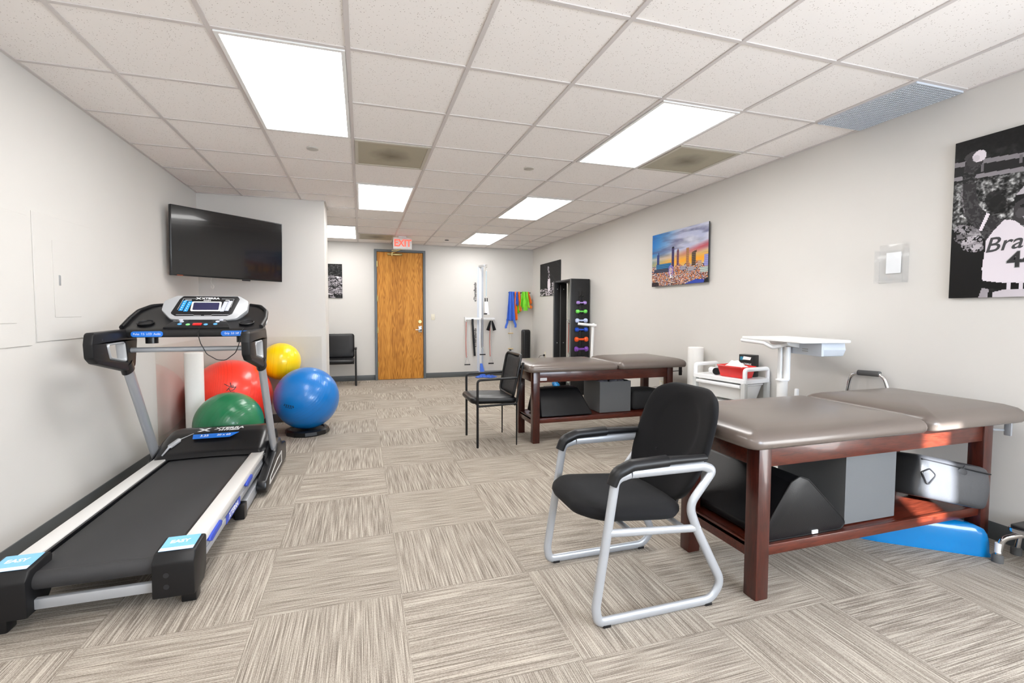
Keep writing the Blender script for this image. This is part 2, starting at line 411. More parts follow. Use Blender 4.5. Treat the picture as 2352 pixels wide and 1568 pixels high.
# ================================================================ SETTING
struct(G().box(XL - .12, XR + .12, YF - .12, YB + .12, -.1, 0), 'floor', 'carpet', smooth=0)
struct(G().box(XL - .12, XL, YF, YB, 0, H), 'wall_left', 'wall', smooth=0)
struct(G().box(XR, XR + .12, YF, YB, 0, H), 'wall_right', 'wall', smooth=0)
struct(G().box(XL - .12, XR + .12, YB, YB + .12, 0, H), 'wall_back', 'wall', smooth=0)
struct(G().box(XL, -.97, YP, 3.86, 0, H), 'wall_partition', 'wall', smooth=0)
g = G()   # wall behind the camera with a narrow window and a wide one
WX = [(-1.02, -.73, 1.80, 2.36), (.9, 2.6, .85, 2.15)]
g.box(XL, WX[0][0], YF - .12, YF, 0, H).box(WX[0][1], WX[1][0], YF - .12, YF, 0, H).box(WX[1][1], XR, YF - .12, YF, 0, H)
for a in WX: g.box(a[0], a[1], YF - .12, YF, 0, a[2]).box(a[0], a[1], YF - .12, YF, a[3], H)
struct(g, 'wall_front', 'wall', smooth=0)
for k, a in enumerate(WX):
    w = struct(G().prism([(a[0], a[2]), (a[1], a[2]), (a[1], a[3]), (a[0], a[3])], 'y', YF - .08, YF - .03, holes=[[(a[0] + .03, a[2] + .03), (a[0] + .03, a[3] - .03), (a[1] - .03, a[3] - .03), (a[1] - .03, a[2] + .03)]]), 'window_%d' % (k + 1), 'white', smooth=0)
# baseboards
struct(G().box(XR - .008, XR, YF, YB, 0, .1, .002), 'baseboard_right', 'base')
struct(G().box(XL, XL + .008, YF, YP, 0, .1, .002), 'baseboard_left', 'base')
struct(G().box(-.97, -.962, YP, 3.86, 0, .1, .002).box(XL + .008, -.962, YP - .008, YP, 0, .1, .002), 'baseboard_partition', 'base')
struct(G().box(XL, -.326, YB - .008, YB, 0, .1, .002).box(.632, XR - .008, YB - .008, YB, 0, .1, .002), 'baseboard_back', 'base')
# ceiling and grid
ceil = struct(G().box(XL - .12, XR + .12, YF - .12, YB + .12, H, H + .1), 'ceiling', 'ceil', smooth=0)
g = G()
for k in range(-3, 5): g.box(k * T - .012, k * T + .012, YF, YB, H - .006, H, .001, 1)
for j in range(-7, 11): g.box(XL, XR, j * T - .011, j * T + .011, H - .0055, H, .001, 1)
g.box(XL, XL + .02, YF, YB, H - .006, H).box(XR - .02, XR, YF, YB, H - .006, H).box(XL, XR, YB - .02, YB, H - .006, H)
g.box(XL, -.97, YP - .02, YP, H - .006, H).box(-.97, -.95, YP, 3.86, H - .006, H)
g.make('ceiling_grid', 'tbar', ceil, smooth=0)

# ---- lit panels
def lamp(k, j, label):
    x0, x1, y0, y1 = k * T + .014, (k + 1) * T - .014, j * T + .013, (j + 2) * T - .013
    t = thing('ceiling_light', label, 'ceiling light', ((x0 + x1) / 2, (y0 + y1) / 2, H - .01), 'fluorescent ceiling panels')
    hole = [(x0 + .02, y0 + .02), (x0 + .02, y1 - .02), (x1 - .02, y1 - .02), (x1 - .02, y0 + .02)]
    G().prism([(x0, y0), (x1, y0), (x1, y1), (x0, y1)], 'z', H - .012, H - .0005, holes=[hole], bev=0).make('frame', 'white', t, smooth=0)
    G().box(x0 + .018, x1 - .018, y0 + .018, y1 - .018, H - .009, H - .004).make('diffuser', 'lamp', t, smooth=0)
    return t
L0 = lamp(-2, 0, 'lit ceiling panel nearest above the treadmill, the biggest in view')
def lampdup(k, j, label): return dup(L0, ((k + .5) * T, (j + 1) * T, H - .01), label)
lampdup(2, 0, 'lit ceiling panel beside the square vent near the long picture wall')
lampdup(-1, 4, 'lit ceiling panel between the stained vent and the EXIT sign')
lampdup(2, 4, 'lit ceiling panel second along the picture wall row, above the far treatment table')
lampdup(-2, 8, 'lit ceiling panel half hidden by the partition, over the alcove chair')
lampdup(2, 8, 'lit ceiling panel furthest away, near the pulley station')
lampdup(-2, -4, 'lit ceiling panel above the near end of the treadmill, out of view')
lampdup(-2, -7, 'added unseen lit ceiling panel at the rear corner, brightening the treadmill wall')  # extra panel out of view, added to brighten the treadmill wall

# ---- vents
def vent(k, j, label):
    x0, x1, y0, y1 = k * T + .014, (k + 1) * T - .014, j * T + .013, (j + 1) * T - .013
    t = thing('ceiling_vent', label, 'air vent', ((x0 + x1) / 2, (y0 + y1) / 2, H - .012), 'square ceiling vents')
    G().prism([(x0, y0), (x1, y0), (x1, y1), (x0, y1)], 'z', H - .012, H - .0005, holes=[[(x0 + .025, y0 + .025), (x0 + .025, y1 - .025), (x1 - .025, y1 - .025), (x1 - .025, y0 + .025)]]).make('frame', 'cream_v', t, smooth=0)
    G().box(x0 + .02, x1 - .02, y0 + .02, y1 - .02, H - .008, H - .003).make('grille', 'vent', t, smooth=0)
M['cream_v'] = mat('vent_frame', (.50, .47, .40), .5)
vent(-1, 2, 'square ceiling vent with a dark round stain, beside the biggest lit panel')
vent(3, 1, 'square ceiling vent with a faint stain, next to the lit panel by the picture wall')
vent(-1, 9, 'narrow looking stained ceiling vent just behind the EXIT sign')
x0, x1, y0, y1 = 4 * T + .014, XR - .02, -T + .013, -.013
t = thing('return_air_grille', 'grey egg-crate return air grille at the edge of the ceiling above the baseball picture', 'air vent', ((x0 + x1) / 2, (y0 + y1) / 2, H - .02))
G().box(x0 + .01, x1 - .01, y0 + .01, y1 - .01, H - .004, H - .001).make('backing', mat('grille_back', (.16, .18, .21), .7), t, smooth=0)
g = G()
nx, ny = 24, 30
for i in range(nx + 1): x = x0 + (x1 - x0) * i / nx; g.box(x - .0025, x + .0025, y0, y1, H - .016, H - .004)
for i in range(ny + 1): y = y0 + (y1 - y0) * i / ny; g.box(x0, x1, y - .0025, y + .0025, H - .016, H - .004)
g.make('louver_grid', mat('grille_blades', (.60, .64, .70), .45), t, smooth=0)
for (kx, jy, lb, mt, rr) in ((-1.51, 2.53, 'small round ceiling cap beside the stained vent', 'capm', .045), (1.49, 2.48, 'small round ceiling cap between the two rows of lit panels', 'capm', .045), (1.52, 9.52, 'small dark round sprinkler hole near the far lit panel', 'black_s', .035)):
    if mt == 'capm' and 'capm' not in M: M['capm'] = mat('sprinkler_cap', (.50, .47, .42), .4)
    c = (kx * T, jy * T, H)
    tag(G().lathe([(rr * .4, -.012), (rr, -.009), (rr * 1.02, -.003), (rr * 1.02, 0)], c).make('sprinkler_cap', mt, None, c), lb, 'sprinkler cap', 'round caps in the ceiling')

# ---- door
d = thing('door_1', None, None, (.155, YB, 0), kind='structure')
DX0, DX1, DZ = -.276, .582, 2.425
G().box(DX0, DX1, YB - .035, YB - .001, .008, DZ, .002, 1).make('door_leaf', 'oak', d, smooth=0)
G().prism([(-.326, 0), (-.326, 2.475), (.632, 2.475), (.632, 0), (.587, 0), (.587, 2.43), (-.281, 2.43), (-.281, 0)], 'y', YB - .05, YB - .0005, .003).make('door_frame', 'darkgrey', d, smooth=0)
for z in (2.2, 1.55, .95, .3): G().cyl((-.281, YB - .045, z - .055), (-.281, YB - .045, z + .055), .008).box(-.281, -.262, YB - .041, YB - .036, z - .05, z + .05).make('hinge', 'brass', d)
G().cyl((.52, YB - .035, 1.11), (.52, YB - .055, 1.11), .032).cyl((.52, YB - .05, 1.11), (.52, YB - .062, 1.11), .016).make('deadbolt', 'brass', d)
lk = G().box(.485, .56, YB - .065, YB - .034, .90, 1.03, .012, 3).make('keypad_lock', 'chrome', d)
G().tube([(.515, YB - .06, .955), (.515, YB - .10, .955), (.43, YB - .10, .955)], .0095, fillet=.02).make('lever', 'chrome', lk)
cl = G().box(-.085, .19, YB - .085, YB - .035, 2.365, 2.405, .01, 2).make('door_closer', 'brass', d)
G().bar((.0, YB - .09, 2.41), (.18, YB - .16, 2.475), .022, .006).bar((.18, YB - .16, 2.475), (.0, YB - .06, 2.45), .02, .006).cyl((0, YB - .09, 2.35), (0, YB - .09, 2.42), .012).make('closer_arm', 'brass', cl)

# ---- light switch, outlets
def plate(name, label, cat, c, wall, m='cream', cover=True):
    t = thing(name, label, cat, c)
    m4 = frame(c, (1, 0, 0), (0, 0, 1)) if wall == 'b' else frame(c, (0, -1, 0), (0, 0, 1))
    G(m4).box(-.036, .036, -.058, .058, 0, .006, .002).make('cover_plate', m, t)
    return t, m4
t, m4 = plate('light_switch', 'cream light switch on the wall beside the oak door', 'light switch', (.779, YB, 1.198), 'b')
G(m4).box(-.005, .005, -.012, .012, .005, .016, .001).make('toggle', 'cream', t)
def outlet(c, wall, label, cord=None):
    t, m4 = plate('wall_outlet', label, 'outlet', c, wall)
    for s in (-.02, .02): G(m4).puff((0, s, 0), .016, .013, .007, [(0, .005), (0, .008), (.001, .009)]).make('socket', 'white', t)
    return t, m4
outlet((XR, 2.2, .42), 'r', 'cream wall outlet seen under the far treatment table')
outlet((XR, 5.84, .46), 'r', 'cream wall outlet between the tower fan and the black weight stand')
g = G().tube([(XR - .03, 2.2, .40), (XR - .09, 2.22, .41), (XR - .13, 2.3, .36), (XR - .16, 2.42, .2), (XR - .1, 2.5, .02), (XR - .05, 2.9, .01)], .004, fillet=.05).box(XR - .04, XR - .006, 2.185, 2.215, .385, .42, .004)
tag(g.make('power_cord', 'cordwhite', None, (XR - .1, 2.3, 0)), 'white power cord plugged into the outlet under the far table', 'cord')
g = G().tube([(XR - .03, 5.84, .455), (XR - .10, 5.86, .45), (XR - .12, 5.95, .35), (XR - .08, 6.1, .02)], .004, fillet=.04).box(XR - .04, XR - .006, 5.825, 5.855, .44, .475, .004)
tag(g.make('power_cord', 'black', None, (XR - .1, 5.9, 0)), 'black power cord plugged into the outlet beside the weight stand', 'cord')

# ---- EXIT sign
t = thing('exit_sign', 'lit red and white EXIT sign hanging from the ceiling above the oak door', 'exit sign', (.12, 5.61, H - .02))
G().box(-.03, .28, 5.585, 5.63, H - .225, H - .028, .012, 3).make('housing', 'white', t)
G().puff((.125, 5.607, H - .03), .075, .028, .02, [(0, 0), (0, .024), (.004, .027)]).make('canopy', 'white', t)
text('lettering', 'EXIT', .165, frame((.125, 5.584, H - .128), (1, 0, 0), (0, 0, 1)), 'exit_red', t, .001, bold=.004, sx=.86)

# ---- breaker panels in the left wall
def breaker(y0, y1, z0, z1, dy0, dy1, dz0, dz1, label, latch):
    t = thing('electrical_panel', label, 'electrical panel', (XL, (y0 + y1) / 2, (z0 + z1) / 2), 'painted electrical panels')
    G().box(XL, XL + .006, y0, y1, z0, z1, .0015, 1).make('cover_plate', 'wall', t)
    dd = G().box(XL + .006, XL + .009, dy0, dy1, dz0, dz1, .001, 1).make('panel_door', 'wall', t)
    if latch: G().box(XL + .0085, XL + .013, dy0 + .045, dy0 + .058, 1.44, 1.5, .001).make('latch', 'silver_m', dd)
breaker(.69, 1.24, 1.117, 1.835, .85, 1.11, 1.252, 1.70, 'cream painted electrical panel with a small latch, beside the television wall corner side', True)
breaker(.02, .65, 1.101, 1.80, .12, .535, 1.224, 1.79, 'cream painted electrical panel cut by the picture edge, above the treadmill rear', False)

# ---- clear wall protection sheets
tag(G().box(XL + .0085, XL + .0115, 2.17, YP - .013, .0, .99).make('acrylic_sheet', 'clear', None, (XL + .01, 2.7, .5), smooth=0), 'clear plastic sheet on the long wall beside the red ball, behind the white roller', 'wall protection sheet', 'clear wall sheets')
tag(G().box(XL + .012, -1.02, YP - .0125, YP - .0095, .0, 1.0).make('acrylic_sheet', 'clear', None, (-1.65, YP - .011, .5), smooth=0), 'clear plastic sheet on the short wall behind the yellow ball', 'wall protection sheet', 'clear wall sheets')

# ---- clear pamphlet holder on right wall
t = thing('pamphlet_holder', 'clear plastic pamphlet holder on the wall between the skyline and baseball pictures', 'pamphlet holder', (XR, -.25, 1.61))
G().box(XR - .004, XR, -.345, -.165, 1.485, 1.745, .001).make('back_plate', 'clear2', t)
G().prism([(XR - .004, 1.485), (XR - .05, 1.5), (XR - .06, 1.70), (XR - .057, 1.70), (XR - .045, 1.505), (XR - .004, 1.49)], 'y', -.34, -.17, .001).box(XR - .055, XR - .002, -.343, -.34, 1.485, 1.71).box(XR - .055, XR - .002, -.17, -.167, 1.485, 1.71).make('pocket', 'clear2', t)
G().box(XR - .006, XR - .0045, -.30, -.21, 1.55, 1.69).make('backing_card', 'white2', t, smooth=0)

# ================================================================ PRINTED PICTURES
class Img:
    def __init__(s, w, h):
        s.w, s.h = w, h; s.a = np.zeros((h, w, 3)); s.u, s.v = np.meshgrid((np.arange(w) + .5) / w, (np.arange(h) + .5) / h); s.r = np.random.RandomState(7)
    def inside(s, P):
        c = np.zeros(s.u.shape, bool); n = len(P)
        for i in range(n):
            (x0, y0), (x1, y1) = P[i], P[(i + 1) % n]
            if y0 == y1: continue
            k = ((y0 > s.v) != (y1 > s.v)) & (s.u < (x1 - x0) * (s.v - y0) / (y1 - y0) + x0); c ^= k
        return c
    def put(s, m, c, k=1.0): s.a[m] = s.a[m] * (1 - k) + np.array(c) * k
    def poly(s, P, c, k=1.0): s.put(s.inside(P), c, k)
    def ell(s, x, y, rx, ry, c, k=1.0): s.put(((s.u - x) / rx) ** 2 + ((s.v - y) / ry) ** 2 < 1, c, k)
    def fbm(s, fx, fy, oct=3, seed=0):
        r = np.random.RandomState(seed); o = np.zeros(s.u.shape); amp = 1; tot = 0
        for q in range(oct):
            nx, ny = int(fx * 2 ** q) + 2, int(fy * 2 ** q) + 2; t = r.rand(ny + 1, nx + 1)
            X, Y = s.u * (nx - 1), s.v * (ny - 1); i, j = X.astype(int), Y.astype(int); a, b = X - i, Y - j; a = a * a * (3 - 2 * a); b = b * b * (3 - 2 * b)
            o += amp * ((t[j, i] * (1 - a) + t[j, i + 1] * a) * (1 - b) + (t[j + 1, i] * (1 - a) + t[j + 1, i + 1] * a) * b); tot += amp; amp *= .6
        return o / tot
    def mesh(s, name, fn, parent):
        w, h = s.w, s.h; org = ORG[parent.name]
        vs = [tuple(Vector(fn(i / w, j / h)) - org) for j in range(h + 1) for i in range(w + 1)]
        fs = [(j * (w + 1) + i, j * (w + 1) + i + 1, (j + 1) * (w + 1) + i + 1, (j + 1) * (w + 1) + i) for j in range(h) for i in range(w)]
        me = bpy.data.meshes.new(name); me.from_pydata(vs, [], fs); at = me.color_attributes.new('ink', 'FLOAT_COLOR', 'CORNER')
        c = np.clip(s.a, 0, 1).reshape(-1, 3); c = np.where(c <= .04045, c / 12.92, ((c + .055) / 1.055) ** 2.4) ** 1.18 * .84
        c = np.concatenate([c, np.ones((len(c), 1))], 1); at.data.foreach_set('color', np.repeat(c, 4, 0).ravel())
        me.materials.append(M['vcol']); o = bpy.data.objects.new(name, me); col.objects.link(o); o.parent = parent; ORG[o.name] = org; return o
def wall_pic(name, label, y0, y1, z0, z1, im, off=.02, th=.012):
    """y0 is the end that shows on the print's own first column"""
    t = thing(name, label, 'wall picture', (XR - off, (y0 + y1) / 2, (z0 + z1) / 2))
    a, b = min(y0, y1), max(y0, y1)
    G().box(XR - off, XR - off + th, a, b, z0, z1).make('backing_board', 'edge', t, smooth=0)
    G().box(XR - off + th, XR, a + .1, b - .1, z0 + .1, z1 - .1).make('standoff', 'edge', t, smooth=0)
    im.mesh('printed_face', lambda u, v: (XR - off - .0008, y0 + (y1 - y0) * u, z0 + (z1 - z0) * v), t)
    return t
def g3(x): return (x * 1.0, x * .97, x * 1.0)
# baseball
im = Img(150, 224); f = im.fbm(60, 90, 2, 1); f2 = im.fbm(20, 30, 3, 2)
im.a[:] = (.12 + .25 * (f2 - .4))[..., None]
im.put(im.v > .9, g3(.10)); im.a += ((im.v > .85) * .12 * (f - .5))[..., None]
cr = (im.v < .74) & (im.v > .36); im.a[cr] = np.clip(.22 + .9 * (f[cr] - .4) + 1.1 * (f2[cr] - .45), 0, .95)[:, None]
im.poly([(0, .875), (1, .80), (1, .775), (0, .845)], g3(.60)); im.poly([(0, .782), (1, .73), (1, .70), (0, .758)], g3(.62)); im.poly([(0, .845), (1, .775), (1, .73), (0, .782)], g3(.17))
for x in (.2, .46, .75): im.poly([(x, .78), (x + .02, .78), (x + .02, .83), (x, .83)], g3(.5))
im.poly([(0, .45), (.28, .35), (.3, .0), (0, 0)], g3(.06)); im.ell(.12, .40, .1, .06, g3(.8), .6); im.ell(.16, .34, .08, .05, g3(.9), .7); im.ell(.07, .44, .05, .03, g3(.7), .8); im.ell(.2, .31, .05, .025, g3(.85), .7)
mk = (im.u < .25) & (im.v < .46) & (im.v > .28) & (f < .42); im.put(mk, g3(.08))
for x, y in ((.55, .62), (.8, .55), (.3, .6), (.33, .57), (.72, .66)): im.ell(x, y, .06, .05, g3(.1), .8)
im.poly([(.55, .5), (.8, .56), (1, .5), (1, .3), (.8, .3)], g3(.12))
for sgn in (0, 1):
    pass
arm = [(.081, .866), (.208, .906), (.215, .84), (.192, .813), (.166, .795), (.16, .721), (.197, .578), (.262, .516), (.382, .464), (.33, .41), (.263, .352), (.206, .418), (.091, .524), (.06, .661), (.066, .726), (.074, .813)]
im.poly(arm, g3(.24)); im.poly([(.07, .80), (.165, .79), (.16, .725), (.066, .73)], g3(.17)); im.poly([(.06, .66), (.066, .726), (.075, .725), (.07, .66), (.10, .525), (.092, .524)], g3(.55))
im.put(im.inside(arm) & (f > .56), g3(.34)); im.ell(.15, .885, .075, .035, g3(.33)); im.ell(.145, .86, .055, .035, g3(.30)); im.ell(.185, .882, .05, .036, g3(.93)); im.ell(.16, .872, .03, .02, g3(.75), .4)
im.poly([(.257, .521), (.281, .514), (.229, .412), (.206, .422)], g3(.95))
im.poly([(.382, .464), (.447, .455), (.53, .39), (.62, .455), (.72, .47), (.80, .38), (.76, .25), (.78, .06), (.52, .06), (.389, .064), (.251, .104), (.242, .18), (.258, .292), (.263, .352), (.311, .406)], g3(.93))
im.poly([(.70, .47), (.86, .43), (.93, .30), (.90, .12), (.78, .13), (.76, .25), (.78, .36)], g3(.22))
im.poly([(.44, .455), (.44, .52), (.46, .60), (.55, .64), (.63, .60), (.645, .52), (.63, .455), (.54, .395)], g3(.30)); im.ell(.485, .49, .03, .03, g3(.45), .5)
im.poly([(.425, .54), (.45, .60), (.50, .645), (.58, .65), (.64, .61), (.665, .545), (.60, .575), (.50, .575)], g3(.12)); im.poly([(.45, .60), (.50, .645), (.56, .65), (.50, .60)], g3(.8))
for x, y in ((.50, .53), (.585, .53)): im.ell(x, y, .02, .009, g3(.08))
im.ell(.545, .50, .02, .018, g3(.22)); im.poly([(.50, .467), (.59, .467), (.575, .45), (.515, .45)], g3(.8))
im.poly([(.251, .104), (.40, .085), (.56, .08), (.78, .10), (.78, .062), (.56, .045), (.40, .045), (.245, .06)], g3(.05))
for x in (.42, .50, .60, .70): im.poly([(x, .04), (x + .03, .04), (x + .03, .088), (x, .088)], g3(.9))
im.poly([(.33, 0), (.325, .03), (.40, .045), (.56, .045), (.78, .06), (.80, 0)], g3(.85)); im.poly([(.226, .0), (.25, .06), (.30, .05), (.29, 0)], g3(.7))
PB = wall_pic('baseball_picture', 'large black and white picture of a ballplayer raising a ball, cut by the photo edge', -.574, -1.19, 1.373, 2.291, im)
def onwall(y, z): return frame((XR - .0215, y, z), (0, -1, 0), (0, 0, 1))
text('lettering', 'Braves', .115, onwall(-.574 - .616 * .50, 1.373 + .918 * .325) @ Matrix.Rotation(R(4), 4, 'Z'), mat('jersey_script_ink', (.04, .04, .045), .6), PB, .0003, shear=.3, bold=.001)
text('number_outline', '44', .118, onwall(-.574 - .616 * .51, 1.373 + .918 * .215) @ Matrix.Translation((0, 0, -.0003)), 'print_g', PB, .0002, bold=.0055)
text('number', '44', .115, onwall(-.574 - .616 * .51, 1.373 + .918 * .215), 'print_k', PB, .0003, bold=.003)
# skyline
im = Img(150, 98); f = im.fbm(5, 9, 4, 3); f2 = im.fbm(40, 26, 2, 4); f3 = im.fbm(70, 50, 1, 9)
U, V = im.u, im.v
def mixc(a, b, k): return np.array(a) * (1 - k[..., None]) + np.array(b) * k[..., None]
k = np.clip((U * 1.1 + (1 - V) * .45), 0, 1); im.a = mixc((.05, .50, .82), (.78, .80, .90), np.clip(k * 1.6, 0, 1))
st = np.clip((im.fbm(3, 14, 3, 6) - .45) * 3, 0, 1) * (V > .5); im.a = im.a * (1 - .6 * st[..., None]) + np.array((.38, .38, .52)) * .6 * st[..., None]
k = np.clip((f - .35) * 2.5, 0, 1) * (V > .62) * np.clip(U * 2 - .5, 0, 1); im.a = im.a * (1 - .7 * k[..., None]) + np.array((.93, .93, .95)) * .7 * k[..., None]
hz = np.clip(1 - np.abs(V - .42) / .2, 0, 1) * np.clip(.45 + U, 0, 1); im.a = im.a * (1 - hz[..., None]) + np.array((1.0, .72, .18)) * hz[..., None]
rd = np.clip(1 - np.abs(V - (.50 + .22 * (U - .4))) / .09, 0, 1) * np.clip(U * 2.2 - .9, 0, 1) * .8; im.a = im.a * (1 - rd[..., None]) + np.array((.84, .33, .36)) * rd[..., None]
lw = np.clip(1 - np.abs(V - .52) / .05, 0, 1) * (U < .45) * .6; im.a = im.a * (1 - lw[..., None]) + np.array((.95, .86, .80)) * lw[..., None]
gm = V < .36 + .03 * np.sin(U * 40); r = im.r; cols = np.array([(.95, .62, .18), (.85, .55, .45), (.25, .22, .38), (.75, .78, .86), (.92, .85, .75), (.40, .28, .30), (.15, .15, .28)])
idx = (im.fbm(60, 44, 1, 12) * 17.9).astype(int) % 7; im.a[gm] = cols[idx[gm]]
def bl(x0, x1, y0, y1, c, win=None):
    im.poly([(x0, y0), (x1, y0), (x1, y1), (x0, y1)], c)
    if win is not None: m = (U > x0) & (U < x1) & (V > y0) & (V < y1) & ((V * 98).astype(int) % 3 == 0); im.put(m, win, .6)
bl(.09, .38, .33, .42, (.05, .42, .62), (.5, .7, .8)); bl(.05, .35, .26, .33, (.15, .18, .30), (.6, .6, .65))
bl(.10, .15, .41, .60, (.16, .24, .50), (.3, .45, .7)); im.poly([(.12, .6), (.135, .66), (.14, .6)], (.2, .25, .5))
bl(.39, .435, .34, .69, (.22, .20, .42), (.42, .32, .5)); bl(.395, .43, .67, .70, (.05, .06, .18))
bl(.48, .52, .35, .62, (.45, .28, .42), (.7, .5, .4)); im.poly([(.485, .62), (.50, .66), (.515, .62)], (.5, .35, .3))
bl(.65, .695, .32, .63, (.68, .48, .35), (.9, .7, .4)); bl(.74, .81, .31, .54, (.30, .26, .28), (.75, .55, .2)); im.poly([(.74, .54), (.82, .57), (.82, .535)], (.4, .28, .2))
bl(.94, 1, .28, .47, (.66, .66, .86), (.5, .5, .75)); bl(.84, .90, .28, .38, (.8, .68, .6), (.6, .5, .5)); bl(.88, 1.0, .17, .27, (.80, .84, .82), (.4, .5, .5)); bl(.55, .64, .26, .33, (.6, .6, .68), (.85, .8, .8)); bl(.68, .78, .22, .30, (.62, .64, .72), (.9, .8, .7))
ring = ((U - .375) / .045) ** 2 + ((V - .275) / .095) ** 2; im.put((ring < 1) & (ring > .6), (.65, .55, .90)); im.put(ring < .45, (.9, .85, .95), .6); bl(.36, .39, .13, .2, (.95, .95, .97))
im.poly([(.62, 0), (.80, .07), (.98, .05), (1, .03), (1, 0)], (.25, .35, .72)); im.ell(.06, .03, .09, .05, (.15, .12, .16), .8); im.poly([(.94, .0), (1, 0), (1, .08), (.95, .06)], (.05, .05, .1))
wall_pic('skyline_picture', 'colourful print of a city skyline at sunset on the long wall', 2.377, 1.435, 1.60, 2.215, im, off=.035)
# dark basketball-court picture
im = Img(70, 50); f = im.fbm(40, 30, 2, 5); im.a[:] = (.10, .10, .11)
im.put((im.v < .22) & (f > .52), g3(.85)); im.put(((im.u * 37).astype(int) + (im.v * 41).astype(int)) % 23 == 0, g3(.22))
im.poly([(.41, .93), (.45, .93), (.48, .78), (.52, .62), (.52, .50), (.42, .50), (.43, .66), (.40, .78)], g3(.75)); im.ell(.46, .80, .028, .045, g3(.55))
im.poly([(.41, .50), (.53, .50), (.54, .28), (.52, .14), (.42, .14), (.40, .30)], g3(.95)); im.put(im.inside([(.40, .93), (.53, .93), (.53, .5), (.40, .5)]) & (f < .45), g3(.1))
im.ell(.65, .26, .05, .12, g3(.8)); im.ell(.75, .18, .05, .10, g3(.9)); im.put((im.u > .58) & (im.v < .38) & (f < .42), g3(.08))
wall_pic('sports_picture', 'dark black and white sports picture partly behind the black weight stand', 6.07, 5.12, 1.612, 2.235, im)
# rocks picture on back wall
im = Img(44, 96); f = im.fbm(18, 60, 3, 8); im.a[:] = (np.clip(.05 + 1.0 * (f - .42), 0, 1))[..., None]
r = np.random.RandomState(3)
for q in range(60):
    y = r.rand() * .62; x = r.rand(); s1 = .04 + .13 * (1 - abs(y - .3)) * r.rand(); im.ell(x, y, s1 * 1.7, s1 * .5, g3(.10)); im.ell(x, y + .008, s1 * 1.5, s1 * .4, g3(.55 + .43 * r.rand()))
im.put((im.v < .62) & (im.fbm(26, 50, 2, 14) < .38), g3(.2))
t = thing('river_stones_picture', 'tall narrow black and white picture of river stones, above the alcove chair', 'wall picture', (-1.03, YB - .02, 1.86))
G().box(-1.26, -.897, YB - .019, YB, 1.554, 2.176).make('backing_board', 'edge', t, smooth=0)
im.mesh('printed_face', lambda u, v: (-1.26 + .363 * u, YB - .0198, 1.554 + .622 * v), t)

# ================================================================ TELEVISION
t = thing('television', 'large black flat television mounted across the wall corner above the treadmill', 'television', (-1.9, 3.0, 1.94))
A, B = Vector((-2.215, 2.42, 0)), Vector((-1.40, 3.163, 0)); u = (B - A).normalized(); m4 = frame((A + B) / 2 + Vector((0, 0, 1.942)), u, (0, 0, 1)) @ Matrix.Rotation(R(2), 4, 'X')
hw, hh = (B - A).length / 2, .321
G(m4).box(-hw, hw, -hh, hh, -.035, 0, .004).box(-hw * .75, hw * .75, -hh * .8, hh * .4, -.06, -.03, .01).make('bezel', 'black', t)
G(m4).box(-hw + .008, hw - .008, -hh + .014, hh - .008, .0005, .0015).make('screen', 'screen', t, smooth=0)
G(m4).box(.11, .19, -hh - .012, -hh + .004, -.02, .001, .003).make('sensor', 'black_s', t)
G(m4).box(-hw + .05, -hw + .10, -hh + .003, -hh + .007, -.001, .0012).make('logo', mat('orange_mark', (.6, .12, .04), .5), t)
G().bar((-1.86, 2.86, 1.94), (-2.1, 3.08, 1.94), .08, .2, .005).bar((-2.10, 3.08, 1.94), (XL, 3.24, 1.94), .05, .06).box(XL, XL + .03, 3.14, 3.34, 1.8, 2.08, .004).make('mount', 'black_s', t)
g = G().tube([(-2.03, 3.03, 1.86), (-2.02, 2.92, 1.72), (-2.02, 2.90, 1.66), (-2.04, 2.92, 1.60), (-2.02, 2.90, 1.555)], .0025, res=6).tube([(-2.02, 2.9, 1.57), (-2.0, 2.88, 1.545), (-2.02, 2.9, 1.52), (-2.04, 2.92, 1.545)], .004, closed=True, fillet=.01, res=6)
tag(g.make('hanging_hook', 'cordwhite', None, (-2.02, 2.9, 1.66)), 'small pale hook and cord dangling under the television', 'hook')

# ================================================================ BALLS AND ROLLERS
def ball(name, label, c, r, color, rot):
    o = G().ell((0, 0, 0), r, 48, 32).make(name, ball_mat(name + '_vinyl', color), None, (0, 0, 0)); o.location = c; o.rotation_euler = rot; ORG[o.name] = Vector(c); return tag(o, label, 'exercise ball')
bR = ball('exercise_ball', 'big red exercise ball behind the green one', (-1.868, 2.872, .398), .392, (.92, .045, .022), (.3, .2, .4))
bG = ball('exercise_ball', 'green exercise ball just behind the treadmill motor hood', (-1.715, 2.155, .283), .281, (.015, .19, .075), (.9, .3, -.6))
bB = ball('exercise_ball', 'blue exercise ball on a black ring stand', (-1.130, 2.775, .375), .325, (.004, .165, .52), (.4, .7, .9))
bY = ball('exercise_ball', 'yellow exercise ball resting above the red and blue balls', (-1.428, 3.123, .738), .205, (.95, .64, .0), (.2, .1, .1))
